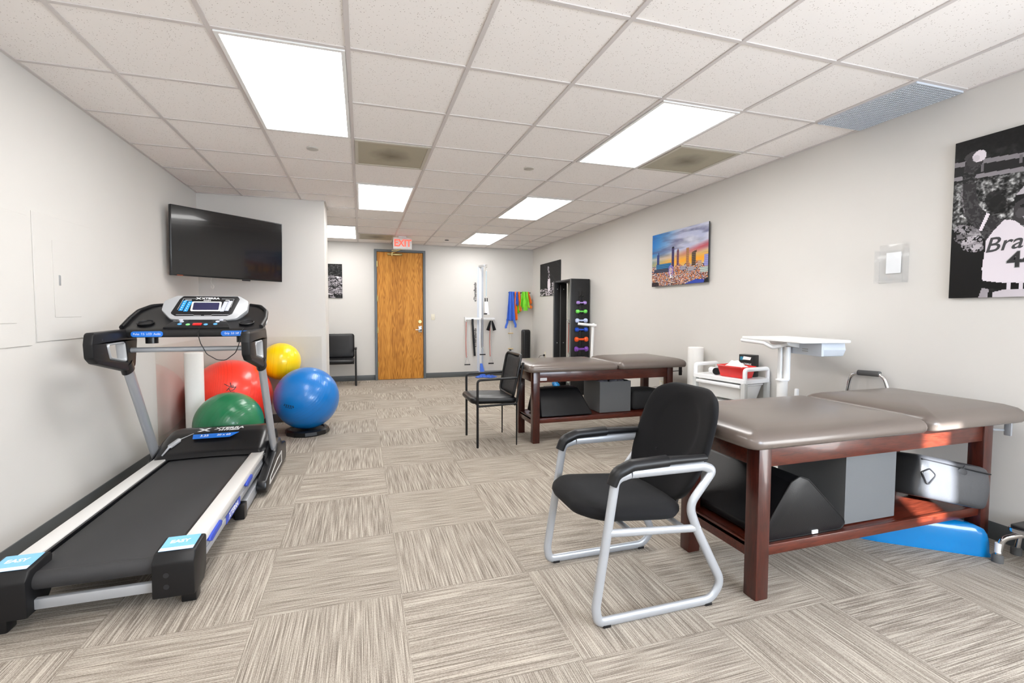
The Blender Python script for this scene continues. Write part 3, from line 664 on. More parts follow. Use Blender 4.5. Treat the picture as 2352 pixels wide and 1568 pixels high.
# printed marks lie on the ball surface
def ball_mark(bo, c, r, px_dir, up_, build):
    n = Vector(px_dir).normalized(); c = Vector(c); u_ = Vector(up_).cross(n).normalized(); m = frame(c + n * (r + .0012), u_, n.cross(u_))
    gg = G(m); build(gg); inv = bo.matrix_basis.inverted() if False else (Matrix.Translation(bo.location) @ bo.rotation_euler.to_matrix().to_4x4()).inverted()
    ws = [c + (v - c).normalized() * (r + .0012) for v in gg.v]; gg.v = ws
    me = bpy.data.meshes.new('printed_mark'); me.from_pydata([tuple(inv @ v) for v in gg.v], [], gg.f); me.materials.append(M['print_k'])
    o = bpy.data.objects.new('printed_mark', me); col.objects.link(o); o.parent = bo; ORG[o.name] = c
CAMP = Vector((-.56, -2.457, 1.281))
def figmark(gg):
    for P in ([(-.05, .035), (-.02, .012), (.0, .0), (-.012, -.012), (-.03, -.035)], [(.0, .045), (.005, .02), (.0, 0), (.02, -.006), (.05, -.002)], [(-.012, -.012), (.0, -.045), (.03, -.03)], [(.05, -.002), (.03, -.03)]):
        gg.tube([(x, y, 0) for x, y in P], .0035, res=6)
    gg.tube([(.018 + .009 * math.cos(a), .008 + .009 * math.sin(a), 0) for a in [i * .9 for i in range(7)]], .003, res=5, closed=True)
    gg.box(-.02, .035, -.055, -.05, -.001, .001)
ball_mark(bR, bR.location, .392, (.20, -.90, .42), (0, 0, 1), figmark)
def bluemark(gg):
    for k, (w_, y) in enumerate(((.05, .018), (.055, .006), (.035, -.008))):
        for q in range(5): x = -w_ + q * w_ * .45; gg.box(x, x + w_ * .28, y - .004, y + .004, -.001, .001)
ball_mark(bB, bB.location, .325, (-.42, -.86, -.10), (.2, 0, 1), bluemark)
c = (-1.130, 2.775, 0)
g = G()
for a in range(4):
    pass
g.lathe([(.16, 0), (.215, .0), (.222, .012), (.218, .045), (.20, .058), (.178, .058), (.165, .045)], c, seg=12)
tag(g.make('ball_stand', 'black', None, c, smooth=25), 'black faceted ring stand under the blue ball', 'ball stand')
def roller(x, y, r, h, label):
    o = G().lathe([(0, 0), (r - .004, 0), (r, .004), (r, h - .004), (r - .004, h), (0, h)], (x, y, 0), seg=48).make('foam_roller', 'foam_white', None, (x, y, 0)); return tag(o, label, 'foam roller', 'white foam rollers')
roller(-2.045, 2.375, .076, .914, 'tall white foam roller standing between the treadmill and the red ball')
roller(2.752, 1.495, .076, .93, 'tall white foam roller standing behind the utility cart')

# ================================================================ TREADMILL
TM = thing('treadmill', 'silver and black treadmill with a console, beside the wall', 'treadmill', (-1.635, .75, 0))
TXR, TXL = -1.24, -2.03
G().box(-1.885, -1.365, -.17, 1.42, .195, .222, .004).cyl((-1.885, -.165, .187), (-1.365, -.165, .187), .036, seg=24).make('belt', 'belt', TM)
G().box(-1.92, -1.33, -.12, 1.5, .14, .19).make('deck_board', 'black_s', TM)
for x0, x1 in ((-1.99, -1.905), (-1.362, -1.278)):
    G().box(x0, x1, -.12, 1.36, .20, .240, .006).make('side_rail', 'silver_l', TM)
for x0, x1 in ((-1.985, -1.955), (-1.315, -1.285)):
    G().box(x0, x1, -.14, 1.42, .125, .198, .004).box(x0 - .004, x1 + .004, -.14, 1.42, .135, .165, .003).make('frame_rail', 'silver', TM)
G().box(-1.906, -1.893, -.12, 1.36, .215, .233).box(-1.376, -1.362, -.12, 1.36, .215, .233).make('belt_gap_trim', 'black', TM)
def capq(x0, x1, lab_x0, lab_x1, mir):
    c = G().prism([(-.235, .065), (-.235, .215), (-.205, .252), (-.075, .262), (-.06, .25), (-.075, .10), (-.11, .065)], 'x', x0, x1, .008).make('rear_cap', 'black_s', TM)
    m = frame(((lab_x0 + lab_x1) / 2, -.140, .2585), (1, 0, 0), (0, .13, .01))
    G(m).box(-(lab_x1 - lab_x0) / 2, (lab_x1 - lab_x0) / 2, -.058, .058, 0, .0012).make('sticker', 'lsticker', c, smooth=0)
    G(m).box(-(lab_x1 - lab_x0) / 2, (lab_x1 - lab_x0) / 2, -.058, -.034, .0012, .0016).make('sticker_band', 'print', c, smooth=0)
    text('lettering', 'EASY', .034, m @ Matrix.Translation((-.005, .012, .0015)), 'print', c, .0002, bold=.001)
    if mir:
        for zz in (.165, .115): G().cyl((x0 + .055, -.236, zz), (x0 + .055, -.2355, zz), .011).make('bolt_hole', 'print_k', c)
capq(-1.425, -1.265, -1.41, -1.28, True); capq(-2.005, -1.845, -1.99, -1.86, False)
G().box(-1.96, -1.31, -.19, -.165, .075, .118, .004).make('rear_crossbar', 'silver', TM)
G().box(-1.99, -1.93, -.2, -.14, 0, .066, .006).make('rear_foot', 'black', TM); G().box(-1.34, -1.28, -.17, -.11, 0, .066, .006).make('rear_foot', 'black', TM)
# side blue clips and lettering
for y0, y1 in ((.0, .2), (.73, .90)):
    G().prism([(y0, .190), (y0 + .02, .206), (y1 - .02, .212), (y1, .200), (y1 - .01, .182), (y0 + .03, .172)], 'x', -1.286, -1.268, .003).make('blue_clip', 'deepblue', TM)
ms = frame((-1.2805, .46, .15), (0, 1, 0), (0, 0, 1))
G(ms).box(-.15, .15, -.022, .022, -.001, .0008).make('side_sticker', 'deepblue', TM, smooth=0)
text('side_lettering', 'XTERRA', .042, ms @ Matrix.Translation((0, 0, .001)), 'print', TM, .0003, shear=.25, sx=1.3, bold=.001)
# motor hood
def hood(u_, v_):
    x = -2.0 + .735 * u_; ex = abs(u_ - .5) * 2; prof = [(1.27, .232), (1.30, .262), (1.40, .305), (1.52, .352), (1.62, .372), (1.72, .36), (1.80, .30), (1.83, .22), (1.83, .10)]
    k = v_ * (len(prof) - 1); i = min(int(k), len(prof) - 2); a = k - i; y = prof[i][0] * (1 - a) + prof[i + 1][0] * a; z = prof[i][1] * (1 - a) + prof[i + 1][1] * a
    y += .05 * (1 - ex ** 2) * (1 - v_) * (1 if v_ < .6 else .3) * .8; dz = .05 * max(0, (ex - .82) / .18) ** 2
    return (x, y, z - dz * (1 if v_ > .08 else .3))
g = G().grid(hood, 36, 32); g.box(-1.995, -1.268, 1.42, 1.825, .08, .25)
for ex in (-2.0, -1.265):
    g.prism([(1.27, .12), (1.27, .225), (1.40, .262), (1.52, .305), (1.62, .325), (1.72, .312), (1.80, .255), (1.83, .18), (1.83, .08)], 'x', ex - .004, ex + .004)
hd = g.make('motor_hood', 'black', TM, smooth=50)
G().tube([(-1.93, 1.30, .265), (-1.91, 1.38, .305), (-1.87, 1.46, .335), (-1.80, 1.53, .358)], .006, rb=.012, fillet=.05, taper=lambda t: .2 + 1.2 * math.sin(math.pi * min(1, t + .05))).make('silver_accent', 'silver', hd)
mh = frame((-1.60, 1.555, .3735), (1, 0, -.0), (0, .10, .035)); mh2 = frame((-1.64, 1.475, .343), (1, 0, 0), (0, .12, .047))
def xlogo(gg, s):
    gg.prism([(-s, s * .5), (-s * .5, s * .5), (s, -s * .5), (s * .5, -s * .5)], 'z', 0, .0012); gg.prism([(s, s * .5), (s * .55, s * .5), (-s, -s * .5), (-s * .5, -s * .5)], 'z', 0, .0013)
gg = G(mh @ Matrix.Translation((-.135, 0, 0))); xlogo(gg, .042); gg.make('logo', 'print', hd, smooth=0)
text('lettering', 'XTERRA', .036, mh @ Matrix.Translation((.035, .008, .001)), 'print', hd, .0004, shear=.2, sx=1.5, bold=.001)
text('lettering', 'FITNESS', .02, mh @ Matrix.Translation((.035, -.017, .001)), 'print', hd, .0004, shear=.2, sx=2.0, bold=.0008)
G(mh2).prism([(-.145, -.026), (.10, -.026), (.155, .03), (-.155, .03)], 'z', 0, .0015).make('sticker', 'sticker', hd, smooth=0)
text('lettering', '3.25', .034, mh2 @ Matrix.Translation((-.075, .006, .0015)), 'print', hd, .0003, bold=.0005)
text('lettering', '20 x 60', .030, mh2 @ Matrix.Translation((.055, .006, .0015)), 'print', hd, .0003, bold=.0005)
# uprights
def upright(x, sx):
    G().tube([(x, 1.53, .12), (x, 1.08, .95)], .024, rb=.047, upv=(1, 0, 0), res=20).make('upright', 'silver', TM)
    bc = G().prism([(1.60, .27), (1.46, .26), (1.42, .20), (1.00, .115), (.985, .06), (1.03, .02), (1.84, .02), (1.87, .06), (1.86, .17), (1.66, .20)], 'x', x - .032, x + .034, .012).make('upright_base', 'black', TM)
    if sx > 0: G().prism([(1.10, .055), (1.62, .055), (1.62, .15), (1.42, .145), (1.12, .10)], 'x', x + .0335, x + .037, .002, holes=[[(1.14, .068), (1.14, .092), (1.43, .132), (1.60, .136), (1.60, .068)]]).make('trim_ring', 'silver_l', bc)
    G().tube([(x, 1.105, .90), (x, 1.075, .955)], .032, rb=.055, upv=(1, 0, 0), res=20).make('upright_collar', 'black', TM)
upright(TXR, 1); upright(TXL, -1)
G().box(-1.32, -1.275, .70, 1.85, .02, .09, .004).make('base_rail', 'silver', TM); G().box(-1.325, -1.27, .66, .73, 0, .095, .005).make('base_end_cap', 'black', TM)
G().box(-1.995, -1.95, .70, 1.85, .02, .09, .004).make('base_rail', 'silver', TM); G().box(-1.98, -1.29, 1.78, 1.84, .02, .08).make('base_crossbar', 'black_s', TM)
# handles
for x in (TXR, TXL):
    outer = [(.665, 1.165), (1.03, 1.172), (1.16, 1.17), (1.19, 1.10), (1.155, .925), (1.04, .905), (.70, .985), (.655, 1.02), (.648, 1.10)]
    outer = [tuple(p)[:2] for p in arc_fillet([(a, b, 0) for a, b in outer], .025, True, 4)]
    hole = [(.80, 1.095), (1.02, 1.098), (1.045, .962), (.835, 1.0)]
    hn = G().prism(outer, 'x', x - .025, x + .025, .010, holes=[hole[::-1]]).make('handle', 'black_s', TM)
    ring = [(.815, 1.088), (1.012, 1.091), (1.035, .968), (.848, 1.006)]
    G().tube([(x, a, b) for a, b in ring], .027, rb=.009, closed=True, fillet=.018, upv=(1, 0, 0), res=12).make('grip_ring', 'console', hn)
    if x == TXL:
        for zz in (1.12, 1.04): G().cyl((x + .0253, .75, zz), (x + .0256, .75, zz), .006).make('screw_hole', 'print_k', hn)
G().cyl((TXL, 1.095, 1.035), (TXR, 1.095, 1.035), .0165).make('crossbar', 'silver', TM)
# dashboard body
bm_ = bmesh.new(); secs = []
prof = [(1.035, 1.118, .405), (1.03, 1.165, .405), (1.06, 1.178, .405), (1.12, 1.20, .418), (1.20, 1.238, .422), (1.29, 1.285, .412), (1.36, 1.318, .375), (1.42, 1.34, .30), (1.45, 1.325, .30), (1.46, 1.2, .36), (1.30, 1.12, .40)]
CX = -1.635; NXS = 14
rows = []
for y, z, hw_ in prof:
    rows.append([bm_.verts.new((CX + hw_ * (2 * i / NXS - 1), y, z)) for i in range(NXS + 1)])
for a in range(len(rows)):
    b2 = (a + 1) % len(rows)
    for i in range(NXS): bm_.faces.new([rows[a][i], rows[a][i + 1], rows[b2][i + 1], rows[b2][i]])
for i in (0, NXS): bm_.faces.new([r_[i] for r_ in rows])
bmesh.ops.recalc_face_normals(bm_, faces=bm_.faces)
bmesh.ops.bevel(bm_, geom=[e for e in bm_.edges if e.calc_face_angle(0) > .4], offset=.012, segments=3, profile=.5, affect='EDGES')
db = G().bm(bm_).make('dashboard', 'black', TM, smooth=35)
for s in (-1, 1):
    G().tube([(CX + s * .27, 1.42, 1.335), (CX + s * .35, 1.37, 1.325), (CX + s * .40, 1.29, 1.29), (CX + s * .412, 1.19, 1.24), (CX + s * .406, 1.06, 1.185)], .012, rb=.016, fillet=.08).make('dashboard_rim', 'black_s', db)
    G().lathe([(.034, -.05), (.042, .0), (.046, .006), (.050, .003), (.046, -.004)], (CX + s * .30, 1.13, 1.212), (0, -.3, .95), seg=24).make('cup_holder', 'black_s', db)
    G().lathe([(.036, -.055), (.036, 0)], (CX + s * .27, 1.14, 1.13), seg=20).make('cup_well', 'black', db)
    st_ = frame((CX + s * .255, 1.0305 - .001, 1.141), (1, 0, 0), (0, 0, 1))
    G(st_).puff((0, 0, 0), .088, .018, .016, [(0, -.001), (0, .002)]).make('sticker', 'sticker', db)
    text('lettering', ('Pulse  7.5  LCD  Audio', 'Grip  3.0  HP  Heart')[s > 0], .019, st_ @ Matrix.Translation((0, 0, .0022)), 'print', db, .0002, sx=.85)
# console panel
V_ = Vector((0, .125, .175)); P0 = Vector((-1.607, 1.225, 1.312)); mc = frame(P0, (1, 0, 0), V_)
g = G(mc); oc = [(-.19, .105), (.20, .105), (.262, .06), (.262, -.02), (.20, -.095), (.13, -.105), (-.13, -.105), (-.20, -.095), (-.265, -.02), (-.262, .055)]
oc = [tuple(p)[:2] for p in arc_fillet([(a, b, 0) for a, b in oc], .03, True, 5)]
cn = g.prism(oc, 'z', -.035, .006, .006).make('console', 'console', TM)
ic = [(-.15, .098), (.19, .098), (.205, .075), (.17, -.055), (.14, -.072), (-.175, -.072), (-.205, -.05), (-.17, .07)]
ic = [tuple(p)[:2] for p in arc_fillet([(a, b, 0) for a, b in ic], .015, True, 4)]
G(mc).prism(ic, 'z', .004, .008, .001).make('face_plate', 'black_s', cn)
G(mc).puff((0, 0, 0), .001, .001, .0005, [(0, 0), (0, .001)])
mm = lambda x, y, z=0: mc @ Matrix.Translation((x, y, z))
G(mm(.002, .008)).puff((0, 0, 0), .092, .041, .01, [(0, .006), (0, .0105), (.001, .011)]).make('screen_bezel', 'white', cn)
G(mm(.002, .008)).puff((0, 0, 0), .080, .032, .006, [(0, .010), (0, .0118)]).make('display', 'lcd', cn)
for x, mt, sl in ((-.141, 'key_blue', .22), (-.111, 'key_blue', .22), (.112, 'key_grey', .22), (.140, 'key_grey', .22)):
    yy = .014 if abs(x) > .12 else .008
    k_ = G(mm(x, yy)).prism([(-.0125 - .04 * sl * 1, -.044), (.0125 - .04 * sl, -.044), (.0125 + .04 * sl, .044), (-.0125 + .04 * sl, .044)], 'z', .007, .0105, .002).make('keypad', mt, cn)
    g = G(mm(x, yy))
    for q in range(5): g.puff(((-.034 + q * .017) * sl, -.034 + q * .017, 0), .003, .003, .001, [(0, .0105), (0, .0109)], seg=1)
    g.make('digits', 'print', k_, smooth=0)
text('lettering', 'XTERRA', .02, mm(.02, .078, .0085), 'print', cn, .0003, sx=1.5, bold=.0006)
gg = G(mm(-.055, .078, .0082)); xlogo(gg, .017); gg.make('logo', 'print', cn, smooth=0)
text('lettering', 'TRAINING', .010, mm(.0, .060, .0085), 'print', cn, .0002, bold=.0003)
text('lettering', 'INCLINE', .010, mm(-.115, .062, .0085), 'print', cn, .0002, bold=.0003)
text('lettering', 'SPEED', .010, mm(.128, .062, .0085), 'print', cn, .0002, bold=.0003)
for P in ([(-.168, -.02), (-.147, .075), (-.07, .075)], [(.09, .075), (.168, .075), (.155, .0)], [(-.17, -.062), (-.07, -.062), (-.06, -.068), (-.02, -.068)], [(.0, -.068), (.04, -.068), (.05, -.062), (.15, -.062)]):
    G(mm(0, 0, .0085)).tube([(a, b, 0) for a, b in P], .0008, res=4).make('outline', 'print', cn, smooth=0)
# lower button panel
mb = frame((-1.62, 1.105, 1.205), (1, 0, 0), (0, .12, .052))
bp = G(mb).prism([(-.19, -.065), (.20, -.065), (.155, .06), (-.15, .06)], 'z', -.03, .006, .006).make('button_panel', 'black_s', TM)
G(mb).prism([(-.07, .035), (.075, .035), (.065, .05), (-.065, .05)], 'z', .005, .0075).make('phone_slot', 'print_k', bp)
for x, y, mt in ((-.115, .045, 'key_grey'), (-.103, .018, 'key_grey'), (-.105, -.02, 'blue_b'), (-.055, -.028, 'green_b'), (.05, -.028, 'blue_b'), (.105, -.022, 'blue_b'), (.11, .018, 'key_grey'), (.127, .045, 'key_grey')):
    G(mb @ Matrix.Translation((x, y, 0))).lathe([(.0125, .005), (.0125, .009), (.010, .0105), (0, .011)], seg=20).make('button', mt, bp)
G(mb).box(-.026, .026, -.04, -.014, .004, .014, .003).make('stop_button', 'red', bp)
text('lettering', 'INCLINE', .009, mb @ Matrix.Translation((-.14, .032, .0065)), 'print', bp, .0002); text('lettering', 'SPEED', .009, mb @ Matrix.Translation((.145, .03, .0065)), 'print', bp, .0002)
cp = [(-1.60, 1.055, 1.19), (-1.60, 1.015, 1.14), (-1.585, 1.01, 1.08), (-1.55, 1.01, 1.005), (-1.49, 1.01, .965), (-1.44, 1.01, .96), (-1.38, 1.01, 1.01), (-1.36, 1.01, 1.06), (-1.34, 1.015, 1.15), (-1.33, 1.03, 1.175)]
G().tube(cp, .0028, res=6, fillet=.05).make('safety_cord', 'black', TM)

# ================================================================ TREATMENT TABLES
def table(name_label, x0, x1, y0, y1, cx0, cx1, cy0, cy1, seam, cup=None):
    t = thing('treatment_table', name_label, 'treatment table', ((x0 + x1) / 2, (y0 + y1) / 2, 0), 'treatment tables')
    L = .07
    for a in (x0, x1 - L):
        for b in (y0, y1 - L): G().box(a, a + L, b, b + L, 0, .705, .004).make('leg', 'cherry_v', t)
    def ap(*b_): G().box(*b_, .003).make('apron', 'cherry', t)
    ap(x0 + L, x1 - L, y0 + .008, y0 + .03, .60, .71); ap(x0 + L, x1 - L, y1 - .03, y1 - .008, .60, .71)
    ap(x0 + .008, x0 + .03, y0 + L, y1 - L, .60, .71); ap(x1 - .03, x1 - .008, y0 + L, y1 - L, .60, .71)
    G().box(x0 + .01, x1 - .01, y0 + .012, y1 - .012, .215, .237, .003).box(x0 + L, x1 - L, y0 + .010, y0 + .03, .195, .242, .002).box(x0 + L, x1 - L, y1 - .03, y1 - .010, .195, .242, .002).box(x0 + .010, x0 + .03, y0 + L, y1 - L, .175, .242, .002).box(x1 - .03, x1 - .010, y0 + L, y1 - L, .175, .242, .002).make('shelf', 'cherry', t)
    def cushion(a, b, nm, tilt):
        hx, hy = (b - a) / 2, (cy1 - cy0) / 2
        pr = [(.03, .712), (.012, .714), (.003, .724), (0, .738), (.003, .752), (.012, .765), (.03, .777), (.07, .789), (.13, .797), (.2, .801), (min(hx, hy) - .01, .803)]
        pr = [(i_, z_) for i_, z_ in pr]
        def fn(p):
            k = (p.x + hx) / (2 * hx); return (p.x, p.y, p.z + (tilt * math.sin(math.pi * k * .8 + .25) * .02 if p.z > .73 else 0))
        return G().puff(((a + b) / 2, (cy0 + cy1) / 2, 0), hx, hy, .055, pr, fn=fn, seg=8).make(nm, 'taupe', t, smooth=60)
    cushion(cx0, seam, 'foot_cushion', 0); hc = cushion(seam + .004, cx1, 'head_cushion', 1)
    return t
T1 = table('nearer brown padded treatment table with cherry wood legs, behind the silver framed chair', 1.10, 2.68, -.89, -.385, .968, 2.785, -.985, -.29, 2.04)
T2 = table('further brown padded treatment table with cherry wood legs, beside the black four-legged chair', 1.03, 2.63, 1.69, 2.19, .952, 2.74, 1.585, 2.285, 1.92)
# paper-roll brackets
G().tube([(2.63, 1.72, .655), (2.72, 1.70, .66), (2.72, 1.66, .66)], .004, fillet=.01).box(2.675, 2.705, 1.64, 1.66, .62, .715, .003).make('roll_bracket', 'black', T2)
G().tube([(2.68, -.86, .655), (2.80, -.88, .645)], .006).box(2.785, 2.80, -.91, -.88, .62, .715, .003).make('roll_bracket', 'silver', T1)
G().box(1.105, 1.175, 1.6965, 1.699, .618, .645, .0005).make('maker_plate', 'print', T2, smooth=0)
text('lettering', 'CLINTON', .014, frame((1.14, 1.696, .631), (1, 0, 0), (0, 0, 1)), 'print_g', T2, .0003, bold=.0003)

# grey storage boxes
def sbox(x0, x1, y0, y1, z0, z1, label, fill=False):
    t = thing('storage_box', label, 'storage box', ((x0 + x1) / 2, (y0 + y1) / 2, z0), 'grey fabric storage boxes'); w = .006
    g = G().prism([(x0, y0), (x1, y0), (x1, y1), (x0, y1)], 'z', z0 + .006, z1, holes=[[(x0 + w, y0 + w), (x0 + w, y1 - w), (x1 - w, y1 - w), (x1 - w, y0 + w)]]).box(x0, x1, y0, y1, z0, z0 + .006)
    g.make('fabric_shell', 'box', t, smooth=0)
    return t
sbox(1.70, 2.045, -.83, -.45, .244, .59, 'grey fabric storage box on the shelf of the nearer table')
sbox(1.80, 2.165, 1.77, 2.13, .244, .565, 'grey fabric storage box on the shelf of the further table, filled with wraps')
rw = G()
for k in range(7):
    x, y = 1.86 + .04 * k + rnd.uniform(-.01, .01), 1.85 + rnd.uniform(0, .2); rw.ell((x, y, .545), (.045, .05, .03), 14, 8)
rw.box(1.815, 2.15, 1.785, 2.115, .44, .53, .01)
tag(rw.make('folded_wraps', mat('mixed_wraps', (.20, .19, .22), .9, noise=.8, nscale=25), None, (1.98, 1.95, .5)), 'pile of dark wraps filling the box under the further table', 'wraps')

# wedge bolsters
t = thing('wedge_bolster', 'black vinyl triangular wedge on the shelf of the nearer table', 'bolster', (1.42, -.55, .242), 'black wedge bolsters')
pf = [(1.175, .252), (1.19, .244), (1.64, .244), (1.667, .268), (1.655, .292), (1.43, .505), (1.375, .527), (1.325, .505), (1.17, .29)]
pf = [tuple(p)[:2] for p in arc_fillet([(a, b, 0) for a, b in pf], .02, True, 3)]
G().prism(pf, 'y', -.858, -.30, .004).make('cushion_body', 'black_l', t, smooth=35)
G().tube([(a, -.857, b) for a, b in pf], .003, res=6, closed=True).make('piping', 'black_s', t)
G().box(1.455, 1.49, -.863, -.858, .246, .262).make('care_tag', 'print', t)
t = thing('wedge_bolster', 'black vinyl wedge on the further table shelf, its long slope facing out', 'bolster', (1.4, 1.95, .242), 'black wedge bolsters')
def slope(z): return z
vs = [(1.125, 1.715, .246), (1.70, 1.715, .246), (1.68, 2.14, .246), (1.115, 2.11, .246), (1.15, 1.86, .505), (1.60, 1.86, .505), (1.60, 1.98, .515), (1.12, 1.98, .515)]
b = bmesh.new(); vv = [b.verts.new(v) for v in vs]
for f_ in ((3, 2, 1, 0), (0, 1, 5, 4), (1, 2, 6, 5), (2, 3, 7, 6), (3, 0, 4, 7), (4, 5, 6, 7)): b.faces.new([vv[i] for i in f_])
bmesh.ops.bevel(b, geom=b.edges[:], offset=.02, segments=4, profile=.5, affect='EDGES')
G().bm(b).make('cushion_body', 'black_l', t, smooth=50)

# bags
def bagmesh(c, hx, hy, hz, m4, seedv):
    import mathutils
    def fn(p):
        n_ = mathutils.noise.noise(Vector((p.x * 7 + seedv, p.y * 7, p.z * 9))); return (p.x, p.y + n_ * .02, p.z + n_ * .022)
    pr = [(.035, -hz), (.010, -hz + .004), (.001, -hz + .02), (-.002, -hz * .5), (-.005, 0), (-.002, hz * .4), (.002, hz * .75), (.006, hz * .92), (.022, hz), (.07, hz + .008), (min(hx, hy) - .03, hz + .012)]
    return G().puff(c, hx, hy, .035, pr, M_=m4, fn=fn, seg=6)
rb_ = (Matrix.Rotation(R(-14), 4, 'Z') @ Matrix.Rotation(R(13), 4, 'Y') @ Matrix.Rotation(R(-10), 4, 'X'))
t = thing('sports_bag', 'black zipped sports bag sagging off the shelf of the nearer table', 'bag', (2.4, -.75, .3), None)
M['nylon'] = mat('black_nylon', (.035, .036, .04), .38, spec=.7, bump=.5, bscale=40)
bc = Vector((2.325, -.765, .395))
bagmesh(bc, .205, .19, .105, rb_, 1.3).make('bag_body', 'nylon', t, smooth=60, sub=1)
mbg = Matrix.Translation(bc) @ rb_ @ frame((0, -.187, 0), (1, 0, 0), (0, 0, 1))
G(mbg).tube([(-.20, .02, .012), (-.16, .045, .014), (-.12, .02, .012), (-.16, -.04, .012)], .004, closed=True, fillet=.015, res=6).make('emblem', 'black', t)
G(mbg).ell((.03, .065, .004), (.026, .020, .004)).tube([(.03, .08, .004), (.04, .1, .004)], .003, res=5).make('patch', 'print_k', t)
G(mbg).tube([(-.19, .085, .0), (.19, .085, .0)], .004, res=6).make('zipper', 'black_s', t)
t = bagmesh(Vector((2.40, 1.93, .35)), .20, .15, .10, Matrix.Rotation(R(4), 4, 'Z'), 4.1).make('gym_bag', 'nylon2', None, (2.4, 1.93, .25), smooth=60, sub=1) if 'nylon2' in M else None
M['nylon2'] = mat('dull_black_cloth', (.012, .012, .013), .8, bump=.5, bscale=40)
t = bagmesh(Vector((2.39, 1.93, .348)), .20, .15, .10, Matrix.Rotation(R(4), 4, 'Z'), 4.1).make('gym_bag', 'nylon2', None, (2.4, 1.93, .25), smooth=60, sub=1)
tag(t, 'dull black cloth bag beside the grey box under the further table', 'bag')

# blue moulded plastic piece on the floor
t = thing('balance_board', 'bright blue moulded plastic board on the floor under the nearer table', 'balance board', (2.40, -.70, 0))
ol = [(2.14, -.59), (2.20, -.655), (2.555, -.93), (2.602, -.955), (2.604, -.90), (2.59, -.76), (2.51, -.58), (2.37, -.43), (2.22, -.41), (2.13, -.50)]
ol = [Vector(p) for p in arc_fillet([(a, b, 0) for a, b in ol], .04, True, 4)]; cc = sum(ol, Vector()) / len(ol)
g = G(); vs = []; fs = []; n = len(ol)
lv = [(1.0, 0), (1.0, .015), (.985, .022), (.98, .07), (.955, .115), (.91, .143), (.80, .158), (.4, .162)]
for k_, z in lv:
    for p in ol: q = cc + (p - cc) * k_; vs.append((q.x, q.y, z))
for i in range(len(lv) - 1):
    for j in range(n): fs.append([i * n + j, i * n + (j + 1) % n, (i + 1) * n + (j + 1) % n, (i + 1) * n + j])
fs += [list(range(n))[::-1], [(len(lv) - 1) * n + j for j in range(n)]]
g.add(vs, fs).make('board_shell', 'blue', t, smooth=50)
G().puff((2.30, -.56, .156), .05, .022, .02, [(0, 0), (.0, .006), (.01, .008)], M_=Matrix.Rotation(R(-40), 4, 'Z')).make('hand_grip', 'deepblue', t)

# ================================================================ CHAIRS
# silver sled-base chair, faces -x
t = thing('guest_chair', 'black fabric guest chair with a silver sled frame and padded arms, nearest the camera', 'chair', (.64, -.588, 0))
YA, YBc = -.842, -.334
for y in (YA, YBc):
    P = [(.485, .624), (.418, .61), (.335, .085), (.345, .022), (.90, .022), (.955, .09), (.82, .345), (.775, .455), (.90, .60), (.845, .622), (.49, .624)]
    fr = [0, .06, .05, .05, .075, .09, .16, .08, .05, .05, 0]
    G().tube([(a, y, b_) for a, b_ in P], .0125, rb=.0205, upv=(0, 1, 0), fillet=fr, res=16, seg=8).make('side_frame', 'silver', t)
    G().tube([(.385, y, .388), (.83, y, .352)], .011, rb=.017, upv=(0, 1, 0), res=14).make('seat_rail', 'silver', t)
    ap_ = arc_fillet([(.400, y, .585), (.420, y, .632), (.49, y, .658), (.66, y, .662), (.855, y, .658)], .05, False, 6)
    G().tube(ap_, .029, rb=.025, upv=(0, 1, 0), res=20, taper=lambda s: .84 + .16 * math.sin(math.pi * s) - .25 * max(0, s - .93) / .07).make('arm_pad', 'black_s', t)
    for xx in (.365, .865): G().box(xx, xx + .035, y - .012, y + .012, 0, .012, .002).make('foot_glide', 'black', t)
G().tube([(.50, YA, .375), (.50, YBc, .375)], .012).tube([(.76, YA, .356), (.76, YBc, .356)], .012).make('cross_rail', 'silver', t)
pr = [(.10, -.038), (.04, -.032), (.012, -.018), (.002, .0), (.004, .014), (.02, .028), (.06, .036), (.12, .036), (.2, .034)]
ms_ = Matrix.Rotation(R(5), 4, 'Y')
def seatfn(p):
    k = max(0, (-p.x) / .25); s = 1 - .10 * k ** 2 + .0; return (p.x, p.y * (1.0 if p.x > 0 else s), p.z - .02 * max(0, (-p.x - .15) / .1) ** 2 * .4)
G().puff((.555, -.588, .428), .262, .243, .15, pr, M_=ms_, fn=seatfn, seg=10).make('seat', 'black_f', t, smooth=70)
# backrest : local x = width(y), local y = up the back, z = thickness
mbk = frame((.903, -.588, .668), (0, -1, 0), (.18, 0, .48)).to_3x3().to_4x4()
def backfn(p):
    k = p.y / .28; wd_ = 1.0 - .10 * max(0, -k) ** 1.5 * 1.6 - .05 * max(0, k); zc = .045 * (p.x / .23) ** 2 - .018 * math.cos(k * 1.5)
    dz = 0
    if p.z > .018: 
        e = ((p.x) / .15) ** 2 + ((p.y - .05) / .165) ** 2
        dz = -.006 * max(0, min(1, (1.12 - e) * 4))
    return (p.x * wd_, p.y, p.z + zc + dz)
